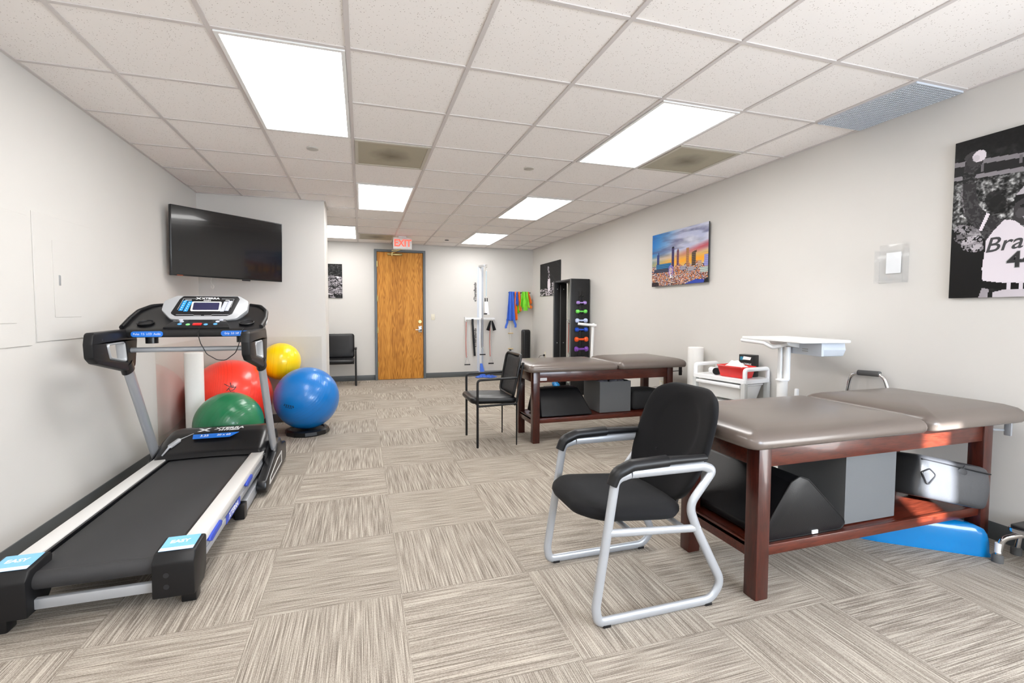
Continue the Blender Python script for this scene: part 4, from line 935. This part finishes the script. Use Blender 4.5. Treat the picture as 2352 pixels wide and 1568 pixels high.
# dense front so the oval dish shows
def puffgrid(cx_, hx, hy, rc, th, mtx, fn, nu=36, nv=40):
    g = G(); vs = []; fs = []
    def pos(u_, v_, side):
        a, b_ = 2 * u_ - 1, 2 * v_ - 1
        # superellipse squash
        x, y = a * math.sqrt(max(0, 1 - .36 * b_ * b_ * abs(b_) ** 2.5)), b_ * math.sqrt(max(0, 1 - .36 * a * a * abs(a) ** 2.5))
        e = max(abs(a), abs(b_)); zz = th * math.sqrt(max(0, 1 - e ** 7)); p = Vector((x * hx, y * hy, zz * side)); return mtx @ Vector(fn(p)) + Vector(cx_)
    for side in (1, -1): g.grid(lambda u_, v_: pos(u_, v_, side), nu, nv)
    return g
G_ = puffgrid((.903, -.588, .668), .262, .276, .1, .026, mbk, backfn)
o = G_.make('backrest', 'black_f', t, smooth=70)
b = bmesh.new(); b.from_mesh(o.data); bmesh.ops.remove_doubles(b, verts=b.verts, dist=.0004); bmesh.ops.recalc_face_normals(b, faces=b.faces); b.to_mesh(o.data); b.free()
for y in (-.70, -.48): G().bar((.70, y, .375), (.815, y, .40), .03, .012).bar((.81, y, .40), (.865, y, .60), .03, .012, upv=(1, 0, 0)).make('back_bracket', 'black', t)

# black four-legged mesh chair, faces -x
t = thing('mesh_back_chair', 'black mesh-back chair with thin black legs, beside the further treatment table', 'chair', (.68, 1.955, 0))
for y in (1.715, 2.195):
    G().tube([(.478, y, 0), (.478, y, .645), (.87, y, .655)], .0115, fillet=.035, res=12).make('front_leg', 'black_s', t)
    G().tube([(.868, y, 0), (.868, y, .42), (.935, y, .80)], .0115, fillet=.08, res=12, taper=lambda s: .55 + .45 * min(1, s * 2.2)).make('rear_leg', 'black_s', t)
    G().tube([(.478, y, .395), (.868, y, .405)], .010, res=10).make('seat_rail', 'black_s', t)
for x in (.50, .85): G().tube([(x, 1.715, .395), (x, 2.195, .395)], .010, res=10).make('cross_rail', 'black_s', t)
G().puff((.655, 1.955, .44), .235, .232, .07, [(.05, -.035), (.015, -.03), (.002, -.012), (0, .0), (.004, .015), (.02, .028), (.06, .036), (.15, .040)], M_=Matrix.Rotation(R(2), 4, 'Y')).make('seat', 'black_l', t, smooth=60)
mk_ = frame((.905, 1.955, .665), (0, -1, 0), (.085, 0, .42)).to_3x3().to_4x4()
def bend(p): return (p.x, p.y, p.z + .03 * (p.x / .23) ** 2)
def bfr(hx, hy, r_, th):
    return [mk_ @ Vector(bend(Vector((x, y, 0)))) + Vector((.905, 1.955, .665)) for x, y in rrect(hx, hy, r_, 6)]
G().tube(bfr(.222, .205, .05, 0), .014, rb=.016, closed=True, res=10).make('back_frame', 'black', t)
G().grid(lambda u_, v_: mk_ @ Vector(bend(Vector(((2 * u_ - 1) * .218, (2 * v_ - 1) * .20, 0)))) + Vector((.905, 1.955, .665)), 12, 8).make('mesh_back', 'mesh', t, solid=.003)

# black leather chair against the back wall
t = thing('leather_chair', 'black leather armchair against the wall in the alcove beside the oak door', 'chair', (-.97, 6.15, 0))
for s in (-1, 1):
    x = -.96 + s * .29
    G().tube([(x, 6.38, .03), (x, 6.34, .30), (x, 6.36, .62)], .013, fillet=.05).make('rear_leg', 'black', t)
    G().tube([(x, 5.915, .0), (x, 5.94, .35), (x, 5.98, .60), (x, 6.05, .635), (x, 6.36, .62)], .014, rb=.018, fillet=.05).make('arm_frame', 'black', t)
    G().puff((x, 6.13, .645), .022, .15, .02, [(.004, -.012), (0, 0), (.006, .012)]).make('arm_pad', 'black_s', t)
    G().tube([(x, 5.915, .02), (x, 6.38, .03)], .012).make('floor_rail', 'black', t)
G().puff((-.96, 6.12, .43), .265, .235, .05, [(.02, -.035), (.002, -.02), (0, .0), (.01, .025), (.05, .035), (.12, .036)]).make('seat', 'black_l', t, smooth=60)
mlb = frame((0, 0, 0), (1, 0, 0), (0, .10, .45)).to_4x4()
G().puff((-.96, 6.375, .675), .265, .225, .045, [(.03, -.025), (.005, -.018), (0, 0), (.006, .016), (.03, .026), (.12, .028)], M_=mlb).make('backrest', 'black_l', t, smooth=60)
G().box(-1.22, -.70, 6.0, 6.3, .375, .4).make('seat_pan', 'black', t)
o_ = Vector((-.96, 6.375, .675)); ml2 = Matrix.Translation(o_) @ mlb
G(ml2).box(.17, .174, -.17, .20, .024, .031, .001).box(-.174, -.17, -.17, .20, .024, .031, .001).make('seam', 'black_s', t)

# ================================================================ DUMBBELL STAND
SX0, SX1, SY0, SY1, SH = 2.53, 2.845, 4.0, 4.68, 1.81
t = thing('weight_stand', 'tall black wooden stand holding coloured weights on its side, against the wall', 'exercise stand', (2.69, 4.34, 0))
G().box(SX0, SX1, SY0, SY0 + .035, .06, SH, .003).make('side_board', 'black_w', t)
fb = G().box(SX0, 2.758, SY1 - .035, SY1, .06, SH, .003).make('side_board', 'black_w', t)
G().box(SX0 + .01, SX1, SY0 + .035, SY1 - .035, SH - .03, SH, .002).make('top_board', 'black_w', t)
G().box(2.775, 2.79, SY0 + .035, SY1 - .035, .1, SH - .03).make('open_back_filler', mat('pale_green_filler', (.62, .64, .58), .5), t, smooth=0)  # added pale filler imitating the bright wall seen through the open back
for y in (SY0, SY1 - .035): G().box(SX0 - .004, SX0, y, y + .035, .06, SH).make('edge_trim', mat('worn_grey_edge', (.10, .10, .10), .6), t, smooth=0)
G().box(2.52, SX1, SY0, SY1, .0, .06, .004).box(2.32, 2.53, SY0 + .15, SY1 - .1, .02, .07, .005).make('base', 'black_w', t)
g = G().box(2.64, 2.644, SY1 - .038, SY1 - .035, .1, 1.75)
for z in (1.68, .78):
    for x in (2.585, 2.70): g.cyl((x, SY1 - .036, z), (x, SY1 - .042, z), .008)
g.make('screw_line', 'silver_m', fb)
for i, x in enumerate((2.66, 2.715)):
    G().box(x - .004, x + .004, SY0 - .006, SY0, .35, 1.62).make('weight_rail', 'black', t)
te = thing('exercise_tubing', 'red exercise tubing hanging inside the black weight stand', 'exercise tubing', (2.74, 4.52, 1.12))
G().tube([(2.74, 4.52, 1.12), (2.735, 4.52, .62)], .005).make('tube', 'cordred', te); G().tube([(2.755, 4.53, 1.12), (2.75, 4.53, .62)], .004).make('tube', 'cordsilver', te)
G().cyl((2.775, 4.53, 1.17), (2.70, 4.50, 1.17), .012).tube([(2.74, 4.515, 1.17), (2.72, 4.50, 1.13), (2.74, 4.515, 1.09), (2.76, 4.52, 1.13)], .005, closed=True, res=6).make('clip', 'chrome', te)
G().tube([(2.74, 4.515, .64), (2.72, 4.50, .58), (2.74, 4.515, .52), (2.76, 4.52, .58)], .005, closed=True, res=6).make('clip', 'chrome', te)
for q, z in enumerate((1.56, 1.44, 1.30, 1.165, 1.03, .89, .745, .60)):
    for x in (2.66, 2.715): G().tube([(x, SY0 - .004, z - .028), (x, SY0 - .045, z - .03), (x, SY0 - .055, z - .005)], .004, res=6, fillet=.01).make('peg', 'black', t)
def dumbbell(z, hr, L, c, label, rough=.3):
    m = mat('dumbbell_vinyl', c, rough, coat=.2); cx_, cy_ = 2.688, SY0 - .032 - hr * .3; hl = L / 2
    g = G().lathe([(hr * .42, -hl + .05), (hr * .42, hl - .05)], (cx_, cy_, z), (1, 0, 0), 16)
    for s in (-1, 1):
        g.lathe([(hr * .42, hl - .058), (hr * .9, hl - .048), (hr, hl - .035), (hr, hl - .018), (hr * .86, hl - .004), (hr * .5, hl), (0, hl)], (cx_, cy_, z), (s, 0, 0), 8)
    tag(g.make('dumbbell', m, None, (cx_, cy_, z), smooth=50), label, 'dumbbell', 'dumbbells on the black stand')
dumbbell(1.44, .026, .165, (.42, .26, .68), 'lilac dumbbell, smallest and topmost on the black stand')
dumbbell(1.305, .030, .185, (.16, .70, .10), 'bright green dumbbell on the black stand')
dumbbell(1.165, .034, .195, (.52, .60, .85), 'pale blue dumbbell on the black stand')
dumbbell(1.025, .036, .205, (.01, .07, .52), 'deep blue dumbbell on the black stand')
dumbbell(.875, .040, .215, (.85, .10, .015), 'orange dumbbell on the black stand')
dumbbell(.725, .041, .22, (.20, .06, .42), 'dark purple dumbbell on the black stand')
dumbbell(.585, .034, .20, (.01, .01, .011), 'black dumbbell lowest on the black stand, just above the far table')
for k, (x, y, lb) in enumerate(((2.40, 4.22, 'small blue weighted ball on the stand base, nearer the room'), (2.47, 4.45, 'small blue weighted ball on the stand base, nearer the wall'))):
    c_ = (x, y, .125); tag(G().ell(c_, .052, 24, 16).make('weighted_ball', 'blue', None, c_), lb, 'weighted ball', 'small blue weighted balls')

# white tube pole with a T top by table 2
t = thing('tube_pole', 'white plastic pole with a T-shaped top, standing by the weight stand', 'pole', (2.52, 3.35, 0))
G().cyl((2.525, 3.35, .0), (2.56, 3.35, 1.10), .02).make('post', 'white', t)
G().cyl((2.60, 3.33, 1.105), (2.35, 3.39, 1.13), .0185).make('top_bar', 'white', t); G().ell((2.56, 3.34, 1.11), .028).make('joint', 'white', t)
G().lathe([(.13, 0), (.13, .01), (.03, .03), (.02, .05)], (2.525, 3.35, 0)).make('foot', 'white', t)

# ================================================================ TOWER FAN
t = thing('tower_fan', 'slim black tower fan standing in the far corner', 'fan', (2.61, 6.25, 0))
g = G(); g.puff((2.61, 6.25, 0), .085, .08, .045, [(0, .04), (0, .90), (.008, .93), (.03, .945)]).make('housing', 'black', t, smooth=50)
g = G()
for k in range(44): g.box(2.56, 2.635, 6.166, 6.171, .12 + k * .0175, .128 + k * .0175)
g.box(2.555, 2.558, 6.164, 6.172, .1, .89).box(2.637, 2.64, 6.164, 6.172, .1, .89).make('front_grille', 'black_s', t, smooth=0)
G().lathe([(.13, 0), (.13, .012), (.08, .035), (.06, .05)], (2.61, 6.25, 0)).make('base', 'black_s', t)

# ================================================================ PULLEY STATION
RX = 1.735
t = thing('pulley_station', 'white wall rail with a cross bar for hanging exercise tubing, beside the oak door', 'exercise station', (RX, YB, 0))
G().box(RX - .065, RX + .065, YB - .004, YB, .10, 2.20).make('backing_shadow_strip', mat('bluish_shadow_tone', (.55, .59, .66), .4), t, smooth=0)  # strip behind the rail, its bluish shadow put into the colour
G().box(RX - .03, RX + .02, YB - .04, YB - .004, .06, 2.215, .004).make('vertical_rail', 'white2', t)
g = G()
for k in range(60): g.box(RX + .045, RX + .058, YB - .0055, YB - .004, .35 + k * .03, .353 + k * .03)
g.make('scale_marks', 'print_g', t, smooth=0)
G().bar((RX - .02, YB - .02, 2.215), (RX + .0, YB - .36, 2.20), .035, .04, .003).make('top_arm', 'alu', t)
G().tube([(RX + .01, YB - .36, 2.20), (RX + .04, YB - .36, 2.22), (RX + .04, YB - .36, 2.16), (RX + .01, YB - .36, 2.16)], .006, closed=True, res=6).make('arm_ring', 'chrome', t)
G().box(1.412, 2.02, YB - .075, YB - .04, 1.145, 1.185, .003).box(1.405, 1.42, YB - .085, YB - .0, 1.12, 1.2, .002).box(2.012, 2.025, YB - .085, YB, 1.13, 1.19, .002).make('cross_bar', 'white2', t)
for z in (1.70, .78): text('lettering', '«TheraBand»', .075, frame((RX - .105, YB - .004, z), (0, 0, 1), (-1, 0, 0)), 'print_k', t, .0004, sx=.95, bold=.0015)
def ring(gg, c, r, ax=(0, 1, 0)): gg.tube([Vector(c) + Vector((r * math.cos(a), 0, r * math.sin(a))) for a in [i * math.pi / 5 for i in range(10)]], .0025, closed=True, res=5)
def tubing(x, y, ztop, zbot, mt, label, off=.02, hw=.05, two='cordsilver'):
    t = thing('exercise_tubing', label, 'exercise tubing', (x, y, ztop), 'tubing with handles on the cross bar')
    g = G(); g.tube([(x - off, y, ztop - .04), (x - off - .01, y - .005, (ztop + zbot) / 2), (x - off, y, zbot + .14)], .006, fillet=.2).make('tube', mt, t)
    G().tube([(x + off * .3, y, ztop - .04), (x + off * .4, y - .005, (ztop + zbot) / 2), (x + off * .3, y, zbot + .16)], .006, fillet=.2).make('tube', two, t)
    g = G(); ring(g, (x, y, ztop - .01), .014); ring(g, (x, y, ztop - .04), .010); ring(g, (x, y, zbot + .17), .012); ring(g, (x - off * .5, y, zbot + .15), .012); g.make('clip', 'chrome', t)
    G().tube([(x, y, zbot + .15), (x - hw, y, zbot + .01)], .002, res=5).tube([(x, y, zbot + .15), (x + hw, y, zbot + .01)], .002, res=5).make('handle_wire', 'silver_m', t)
    G().cyl((x - hw - .008, y, zbot), (x + hw + .008, y, zbot), .012).make('grip', 'black', t)
tubing(1.445, YB - .10, 1.14, .252, 'cordred', 'red exercise tubing with a handle hanging at the door end of the cross bar')
tubing(1.935, YB - .10, 1.14, .262, 'cordred', 'red exercise tubing with a handle hanging below the black cuffs', hw=.045)
tubing(1.76, YB - .10, 1.22, .445, 'cordgrey', 'grey exercise tubing with a handle hanging in front of the rail', two='cordgrey')
t = thing('hand_pulley', 'pale blue cord with a white hand loop hanging from the top arm of the rail', 'exercise tubing', (RX + .03, YB - .36, 2.16))
G().tube([(RX + .028, YB - .36, 2.09), (RX + .03, YB - .35, 1.6)], .0045).make('cord', 'cordblue', t)
g = G(); ring(g, (RX + .028, YB - .36, 2.14), .013); ring(g, (RX + .028, YB - .36, 2.11), .018); ring(g, (RX + .01, YB - .35, 1.58), .013); ring(g, (RX + .05, YB - .35, 1.58), .013); g.make('clip', 'chrome', t)
G().box(RX + .0, RX + .02, YB - .355, YB - .345, 1.50, 1.57).box(RX + .042, RX + .06, YB - .355, YB - .345, 1.50, 1.57).make('webbing', 'black_s', t)
G().prism([(RX + .0, 1.50), (RX + .06, 1.50), (RX + .085, 1.30), (RX + .10, 1.245), (RX + .04, 1.245), (RX + .0, 1.30)], 'y', YB - .37, YB - .35, .006).make('hand_loop', 'white2', t)
G().box(RX - .02, RX + .045, YB - .378, YB - .348, 1.25, 1.275, .006).make('loop_grip', 'black', t)
def strap(P, w_, label, x0_):
    g = G().tube(P, .006, rb=w_, upv=(0, 1, 0), res=12, fillet=.05); return tag(g.make('strap', 'black_s', None, P[0]), label, 'strap')
strap([(1.555, YB - .09, 1.16), (1.555, YB - .09, 1.08), (1.575, YB - .09, .75), (1.60, YB - .09, .42)], .022, 'long black webbing strap hanging from the cross bar', 0)
for s, lb in ((-1, 'black padded cuff hanging from the cross bar, on the rail side'), (1, 'black padded cuff hanging from the cross bar, on the far end side')):
    c0 = Vector((1.93 + s * .015, YB - .13 - .0 * s, 1.125)); c1 = Vector((1.93 + s * .07, YB - .13, .93))
    g = G().tube([c0, c0 + (c1 - c0) * .3, c1], .009, rb=.033, upv=(0, 1, 0), res=12, taper=lambda q: .35 + .75 * q)
    tag(g.make('padded_cuff', 'black_f', None, c0), lb, 'cuff')
# light blue loop on floor
g = G()
def fold(u_, v_):
    import mathutils
    x = 1.60 + .40 * u_; y = 6.22 + .20 * v_; k = math.sin(math.pi * u_) ** .5 * math.sin(math.pi * v_) ** .5; nz = mathutils.noise.noise(Vector((x * 24, y * 24, 0)))
    return (x + .02 * math.sin(v_ * 9), y + .05 * math.sin(u_ * 7), .006 + .05 * k * (.5 + nz))
g.grid(fold, 30, 16); g.grid(lambda u_, v_: (1.715 + .05 * u_ + .02 * (1 - v_) * (u_ - .5) * 3, YB - .06 - .14 * (1 - v_), .02 + .24 * v_ * (1 - .0 * u_)), 6, 10)
tag(g.make('resistance_band', 'b_blue', None, (1.75, 6.3, 0), solid=.004), 'loose blue exercise band heaped on the floor below the wall rail', 'exercise band')

# ================================================================ BAND RACK
t = thing('band_rack', 'short dark bar on the wall holding coloured exercise bands', 'rack', (2.54, YB, 1.70))
G().cyl((2.31, YB - .07, 1.695), (2.79, YB - .07, 1.695), .009).cyl((2.34, YB, 1.695), (2.34, YB - .07, 1.695), .008).cyl((2.76, YB, 1.695), (2.76, YB - .07, 1.695), .008).make('bar', 'black_s', t)
def drape(x0, x1, z1, xb0, xb1, mt, label, y, seed, tails=(), notch=.06):
    import mathutils
    def fn(u_, v_):
        # v 0 top .. 1 bottom
        xx = (x0 * (1 - u_) + x1 * u_) * (1 - v_) + (xb0 * (1 - u_) + xb1 * u_) * v_
        zb = z1 + notch * (mathutils.noise.noise(Vector((u_ * 5 + seed, seed, 0))) + abs(u_ - .5))
        z = 1.715 * (1 - v_) + zb * v_
        yy = y - .02 * math.sin(u_ * 13 + seed) * (.3 + v_) - .01 * mathutils.noise.noise(Vector((u_ * 6, v_ * 6, seed)))
        if v_ < .04: z = 1.705 + .01; 
        return (xx, yy, z)
    g = G().grid(fn, 14, 22)
    for P, w_ in tails: g.tube([(a, y - .01, b_) for a, b_ in P], .004, rb=w_, upv=(0, 1, 0), res=8, fillet=.04)
    tag(g.make('exercise_band', mt, None, ((x0 + x1) / 2, y, 1.7), solid=.003), label, 'exercise band', 'exercise bands on the wall bar')
drape(2.31, 2.405, 1.12, 2.26, 2.44, 'b_blue', 'wide blue exercise band with two long tails, hung at the rail end of the bar', YB - .10, 1.2, tails=(([(2.28, 1.16), (2.275, 1.08), (2.245, 1.0), (2.25, .97)], .022), ([(2.42, 1.16), (2.425, 1.10), (2.455, 1.04), (2.45, .985)], .022)), notch=.03)
drape(2.40, 2.455, 1.36, 2.40, 2.46, 'b_blue', 'narrow blue exercise band tucked beside the wide blue one', YB - .082, 2.0)
drape(2.44, 2.475, 1.13, 2.425, 2.505, 'b_orange', 'orange exercise band reaching lowest, next to the wide blue one', YB - .094, 3.1, notch=.02)
drape(2.47, 2.50, 1.42, 2.44, 2.52, 'b_blue', 'short blue exercise band crossing the orange bands', YB - .112, 4.2)
drape(2.50, 2.555, 1.31, 2.535, 2.595, 'b_orange', 'orange exercise band beside the middle of the bar', YB - .098, 5.0, notch=.05)
drape(2.50, 2.52, 1.265, 2.475, 2.565, 'b_green', 'green exercise band showing below the orange ones', YB - .078, 6.3, notch=.04)
drape(2.585, 2.715, 1.43, 2.545, 2.755, 'b_green', 'wide bright green exercise band spread near the corner end of the bar', YB - .104, 7.0, tails=(([(2.66, 1.55), (2.665, 1.45), (2.67, 1.33)], .045),), notch=-.10)
drape(2.70, 2.745, 1.45, 2.74, 2.815, 'b_orange', 'orange exercise band nearest the room corner', YB - .090, 8.4, tails=(([(2.72, 1.42), (2.76, 1.42), (2.81, 1.385)], .03),), notch=.05)
t = thing('shoulder_pulley', 'white cord with wooden toggles hanging below the exercise bands', 'exercise pulley', (2.37, YB, 1.2))
G().tube([(2.366, YB - .05, 1.69), (2.366, YB - .05, .52)], .0045).make('cord', 'cordwhite', t)
for z in (.865, .545): G().cyl((2.315, YB - .05, z), (2.42, YB - .05, z), .012).make('toggle', 'tan', t)
G().tube([(2.36, YB - .05, .53), (2.365, YB - .06, .36)], .014, rb=.022, res=10).make('grip', 'black', t)

# ================================================================ UTILITY CART
CT = thing('utility_cart', 'white plastic utility cart with rails and drawers against the wall', 'cart', (2.65, .95, 0))
a_ = R(8); mct = Matrix.Translation((2.655, .925, 0)) @ Matrix.Rotation(a_, 4, 'Z')     # local x = depth, y = length
hx, hy = .165, .275; DZc = .715
G(mct).puff((0, 0, 0), hx, hy, .02, [(0, DZc - .035), (0, DZc - .002), (.003, DZc)]).make('top_tray', 'white2', CT)
for sx in (-1, 1):
    for sy in (-1, 1):
        G(mct).box(sx * (hx - .02) - .02, sx * (hx - .02) + .02, sy * (hy - .02) - .02, sy * (hy - .02) + .02, .07, DZc - .03, .005).make('post', mat('light_grey_plastic', (.52, .53, .52), .4) if 'lgp' not in M else M['lgp'], CT)
        G(mct).cyl((sx * (hx - .02) - .01, sy * (hy - .02), .03), (sx * (hx - .02) + .01, sy * (hy - .02), .03), .03).make('caster', 'grey_rubber', CT)
for sy in (-1, 1):
    y = sy * (hy - .015)
    G(mct).tube([(-hx + .02, y, DZc - .03), (-hx + .02, y, DZc + .085), (hx - .02, y, DZc + .085), (hx - .02, y, DZc - .03)], .016, rb=.018, fillet=.025, res=12).make('end_rail', 'white2', CT)
for z0, z1 in ((.52, .665), (.34, .49)):
    g = G(mct).puff((0, 0, 0), hx - .02, hy - .045, .02, [(.045, z0), (.04, z0 + .004), (.012, z1 - .02), (.0, z1 - .012), (.0, z1)])
    dr = g.make('drawer', 'white', CT); G(mct).box(-hx - .008, -hx + .02, -hy + .045, hy - .045, z1 - .028, z1, .005).make('drawer_lip', 'white2', dr)
G(mct).box(-hx + .01, hx - .01, -hy + .01, hy - .01, .08, .10, .003).make('bottom_shelf', 'white', CT)
def loc(x, y, z): return mct @ Vector((x, y, z))
# red basin with tissues
t = thing('red_basin', 'red plastic basin on the utility cart', 'basin', loc(-.01, -.10, DZc))
G(mct).puff((-.05, -.10, 0), .092, .14, .03, [(.035, DZc + .001), (.028, DZc + .004), (.006, DZc + .09), (-.004, DZc + .10), (.0, DZc + .105), (.008, DZc + .10), (.012, DZc + .088), (.03, DZc + .012), (.04, DZc + .008)]).make('tub', 'clearred', t)
def tis(u_, v_):
    import mathutils
    p = mct @ Vector((-.05 + (u_ - .5) * .14, -.10 + (v_ - .5) * .21, DZc + .09)); nz = mathutils.noise.noise(Vector((u_ * 5, v_ * 5, 2))); k = math.sin(math.pi * u_) * math.sin(math.pi * v_)
    return (p.x, p.y, p.z + .065 * k + .03 * nz * k ** .5 - .012)
tag(G().grid(tis, 24, 28).make('tissue_heap', 'tissue', None, loc(0, -.1, DZc + .1), solid=.004), 'crumpled white plastic bag and tissues heaped in the red basin', 'tissues')
t = thing('massage_bottle', 'white bottle with a dark cap lying on the utility cart beside the basin', 'bottle', loc(-.08, .11, DZc + .033))
G().cyl(loc(-.055, .075, DZc + .031), loc(-.02, .19, DZc + .031), .028).make('bottle_body', 'white2', t); G().cyl(loc(-.10, .070, DZc + .034), loc(-.058, .078, DZc + .034), .032).make('cap', 'black_s', t)
t = thing('glove_box', 'black printed carton standing behind the red basin on the cart', 'box', loc(.10, -.02, DZc))
gx = mct @ Matrix.Translation((.098, -.11, DZc + .001))
G(gx).box(-.04, .04, -.07, .07, .0, .195, .006).make('carton', 'black', t)
fm = gx @ frame((-.041, 0, .1), (0, -1, 0), (0, 0, 1))
G(fm).prism([(-.03, .05), (.045, .05), (.055, .075), (-.02, .08)], 'z', 0, .001).make('label_flash', 'print', t, smooth=0)
G(fm).box(-.055, -.025, .045, .075, 0, .0009).make('blue_flash', mat('teal_print', (.02, .22, .36), .5), t, smooth=0)
text('lettering', 'BLACKMAX', .022, fm @ Matrix.Translation((0, .012, .001)), 'print', t, .0003, bold=.0003); text('lettering', 'GLOVES', .014, fm @ Matrix.Translation((0, -.018, .001)), 'print', t, .0003, bold=.0003)

# ================================================================ LAPTOP CART
t = thing('laptop_cart', 'white rolling laptop stand with a round pole behind the nearer table', 'laptop cart', (2.50, .225, 0))
px_, py_ = 2.50, .225
G().cyl((px_, py_ + .02, .10), (px_, py_ + .02, .78), .036, .036, 28).make('outer_column', 'white', t)
G().lathe([(.045, 0), (.045, .008), (.03, .012)], (px_, py_ + .02, .772), seg=28).make('collar', 'white2', t)
G().cyl((px_ + .02, py_ + .0, .78), (px_ + .02, py_ + .0, 1.03), .021).box(px_ - .01, px_ + .02, py_ + .03, py_ + .06, .78, 1.03, .005).make('inner_column', 'white2', t)
mt_ = Matrix.Translation((px_ + .05, py_ - .01, 1.075)) @ Matrix.Rotation(R(-9), 4, 'Z')
G(mt_).puff((0, 0, 0), .20, .315, .03, [(.004, .0), (0, .004), (0, .016), (.004, .02)]).make('work_surface', 'white2', t)
G(mt_).prism([(-.12, 0), (-.10, -.03), (.0, -.05), (.06, -.03), (.08, 0)], 'y', -.07, .10, .006).make('tilt_bracket', 'white', t)
G(mt_).tube([(-.19, .31, -.012), (-.19, .05, -.02), (-.16, .0, -.05), (-.13, -.06, -.03), (-.13, -.12, -.01)], .014, fillet=.03).make('front_handle', 'white2', t)
G(mt_).prism([(-.26, 0), (-.27, -.05), (-.25, -.095), (-.23, -.10), (.10, -.095), (.10, -.085), (-.22, -.088), (-.24, -.05), (-.24, 0)], 'x', .02, .19, .002).box(.0, .02, -.27, .12, -.095, 0, .002).make('keyboard_tray', mat('pale_blue_plastic', (.62, .67, .74), .4), t)
g = G(mt_)
for q in range(2): g.box(-.002, -.0, -.15, -.10, -.055 - q * .015, -.05 - q * .015)
g.make('tray_slot', 'silver_m', t)
for k in range(4):
    an = R(45 + 90 * k); e = Vector((px_ + .24 * math.cos(an), py_ + .02 + .24 * math.sin(an), .065)); G().bar((px_, py_ + .02, .10), e, .05, .03, .005).make('base_leg', 'white', t)
    G().cyl(e + Vector((-.012, 0, -.035)), e + Vector((.012, 0, -.035)), .03).make('caster', 'grey_rubber', t)
G().box(px_ + .035, px_ + .06, py_ - .075, py_ - .05, .52, .72, .008).make('cable_clip', 'white2', t)

# ================================================================ WALKER
t = thing('walker', 'folded chrome walker with a dark foam hand grip, behind the nearer table', 'walker', (2.76, -.2, 0))
xw = 2.815
P = [(xw, -.009, .02), (xw, -.018, .735), (xw, -.038, .855), (xw, -.250, .868), (xw, -.292, .75), (xw, -.305, .02)]
G().tube(P, .0125, fillet=[0, .1, .07, .07, .1, 0], res=14).make('side_frame', 'chrome', t)
G().tube([(xw, -.088, .862), (xw, -.228, .868)], .019, res=16).make('hand_grip', 'grey_rubber', t)
G().tube([(xw, -.015, .40), (xw, -.30, .40)], .011).make('brace', 'chrome', t)
for y in (-.009, -.305): G().lathe([(.02, 0), (.021, .03), (.015, .045)], (xw, y, 0)).make('rubber_foot', 'grey_rubber', t)
G().cyl((xw - .012, -.018, .70), (xw - .018, -.018, .70), .007).make('push_button', 'black', t)

# ================================================================ STEP STOOL
t = thing('step_stool', 'chrome legged step stool with a black top by the wall', 'step stool', (2.75, -1.25, 0))
SQ = [(2.60, -.985), (2.79, -.945)]
def sl(xa, xb, y, yb):
    G().tube([(xa, y, .02), (xa + .01, y - .01, .125), (xa + .05, y - .06, .165), (xa + .09, y - .30, .165), (xa + .06, yb + .01, .125), (xa + .05, yb, .02)], .0135, fillet=.05, res=14).make('leg', 'chrome', t)
    for (x_, y_) in ((xa, y), (xa + .05, yb)): G().lathe([(.022, 0), (.022, .034), (.017, .04)], (x_, y_, 0)).make('rubber_foot', 'grey_rubber', t)
sl(2.57, 0, -.985, -1.42); sl(2.765, 0, -.965, -1.42)
G().lathe([(.0142, .05), (.0142, .10)], (2.571, -.986, 0)).make('label', 'print', t)
G().puff((2.70, -1.22, .20), .155, .20, .03, [(.003, -.012), (0, -.006), (0, .008), (.004, .012)]).make('top_frame', 'chrome', t)
G().puff((2.70, -1.22, .212), .15, .195, .03, [(0, 0), (.0, .006), (.004, .009)]).make('tread', 'black', t)
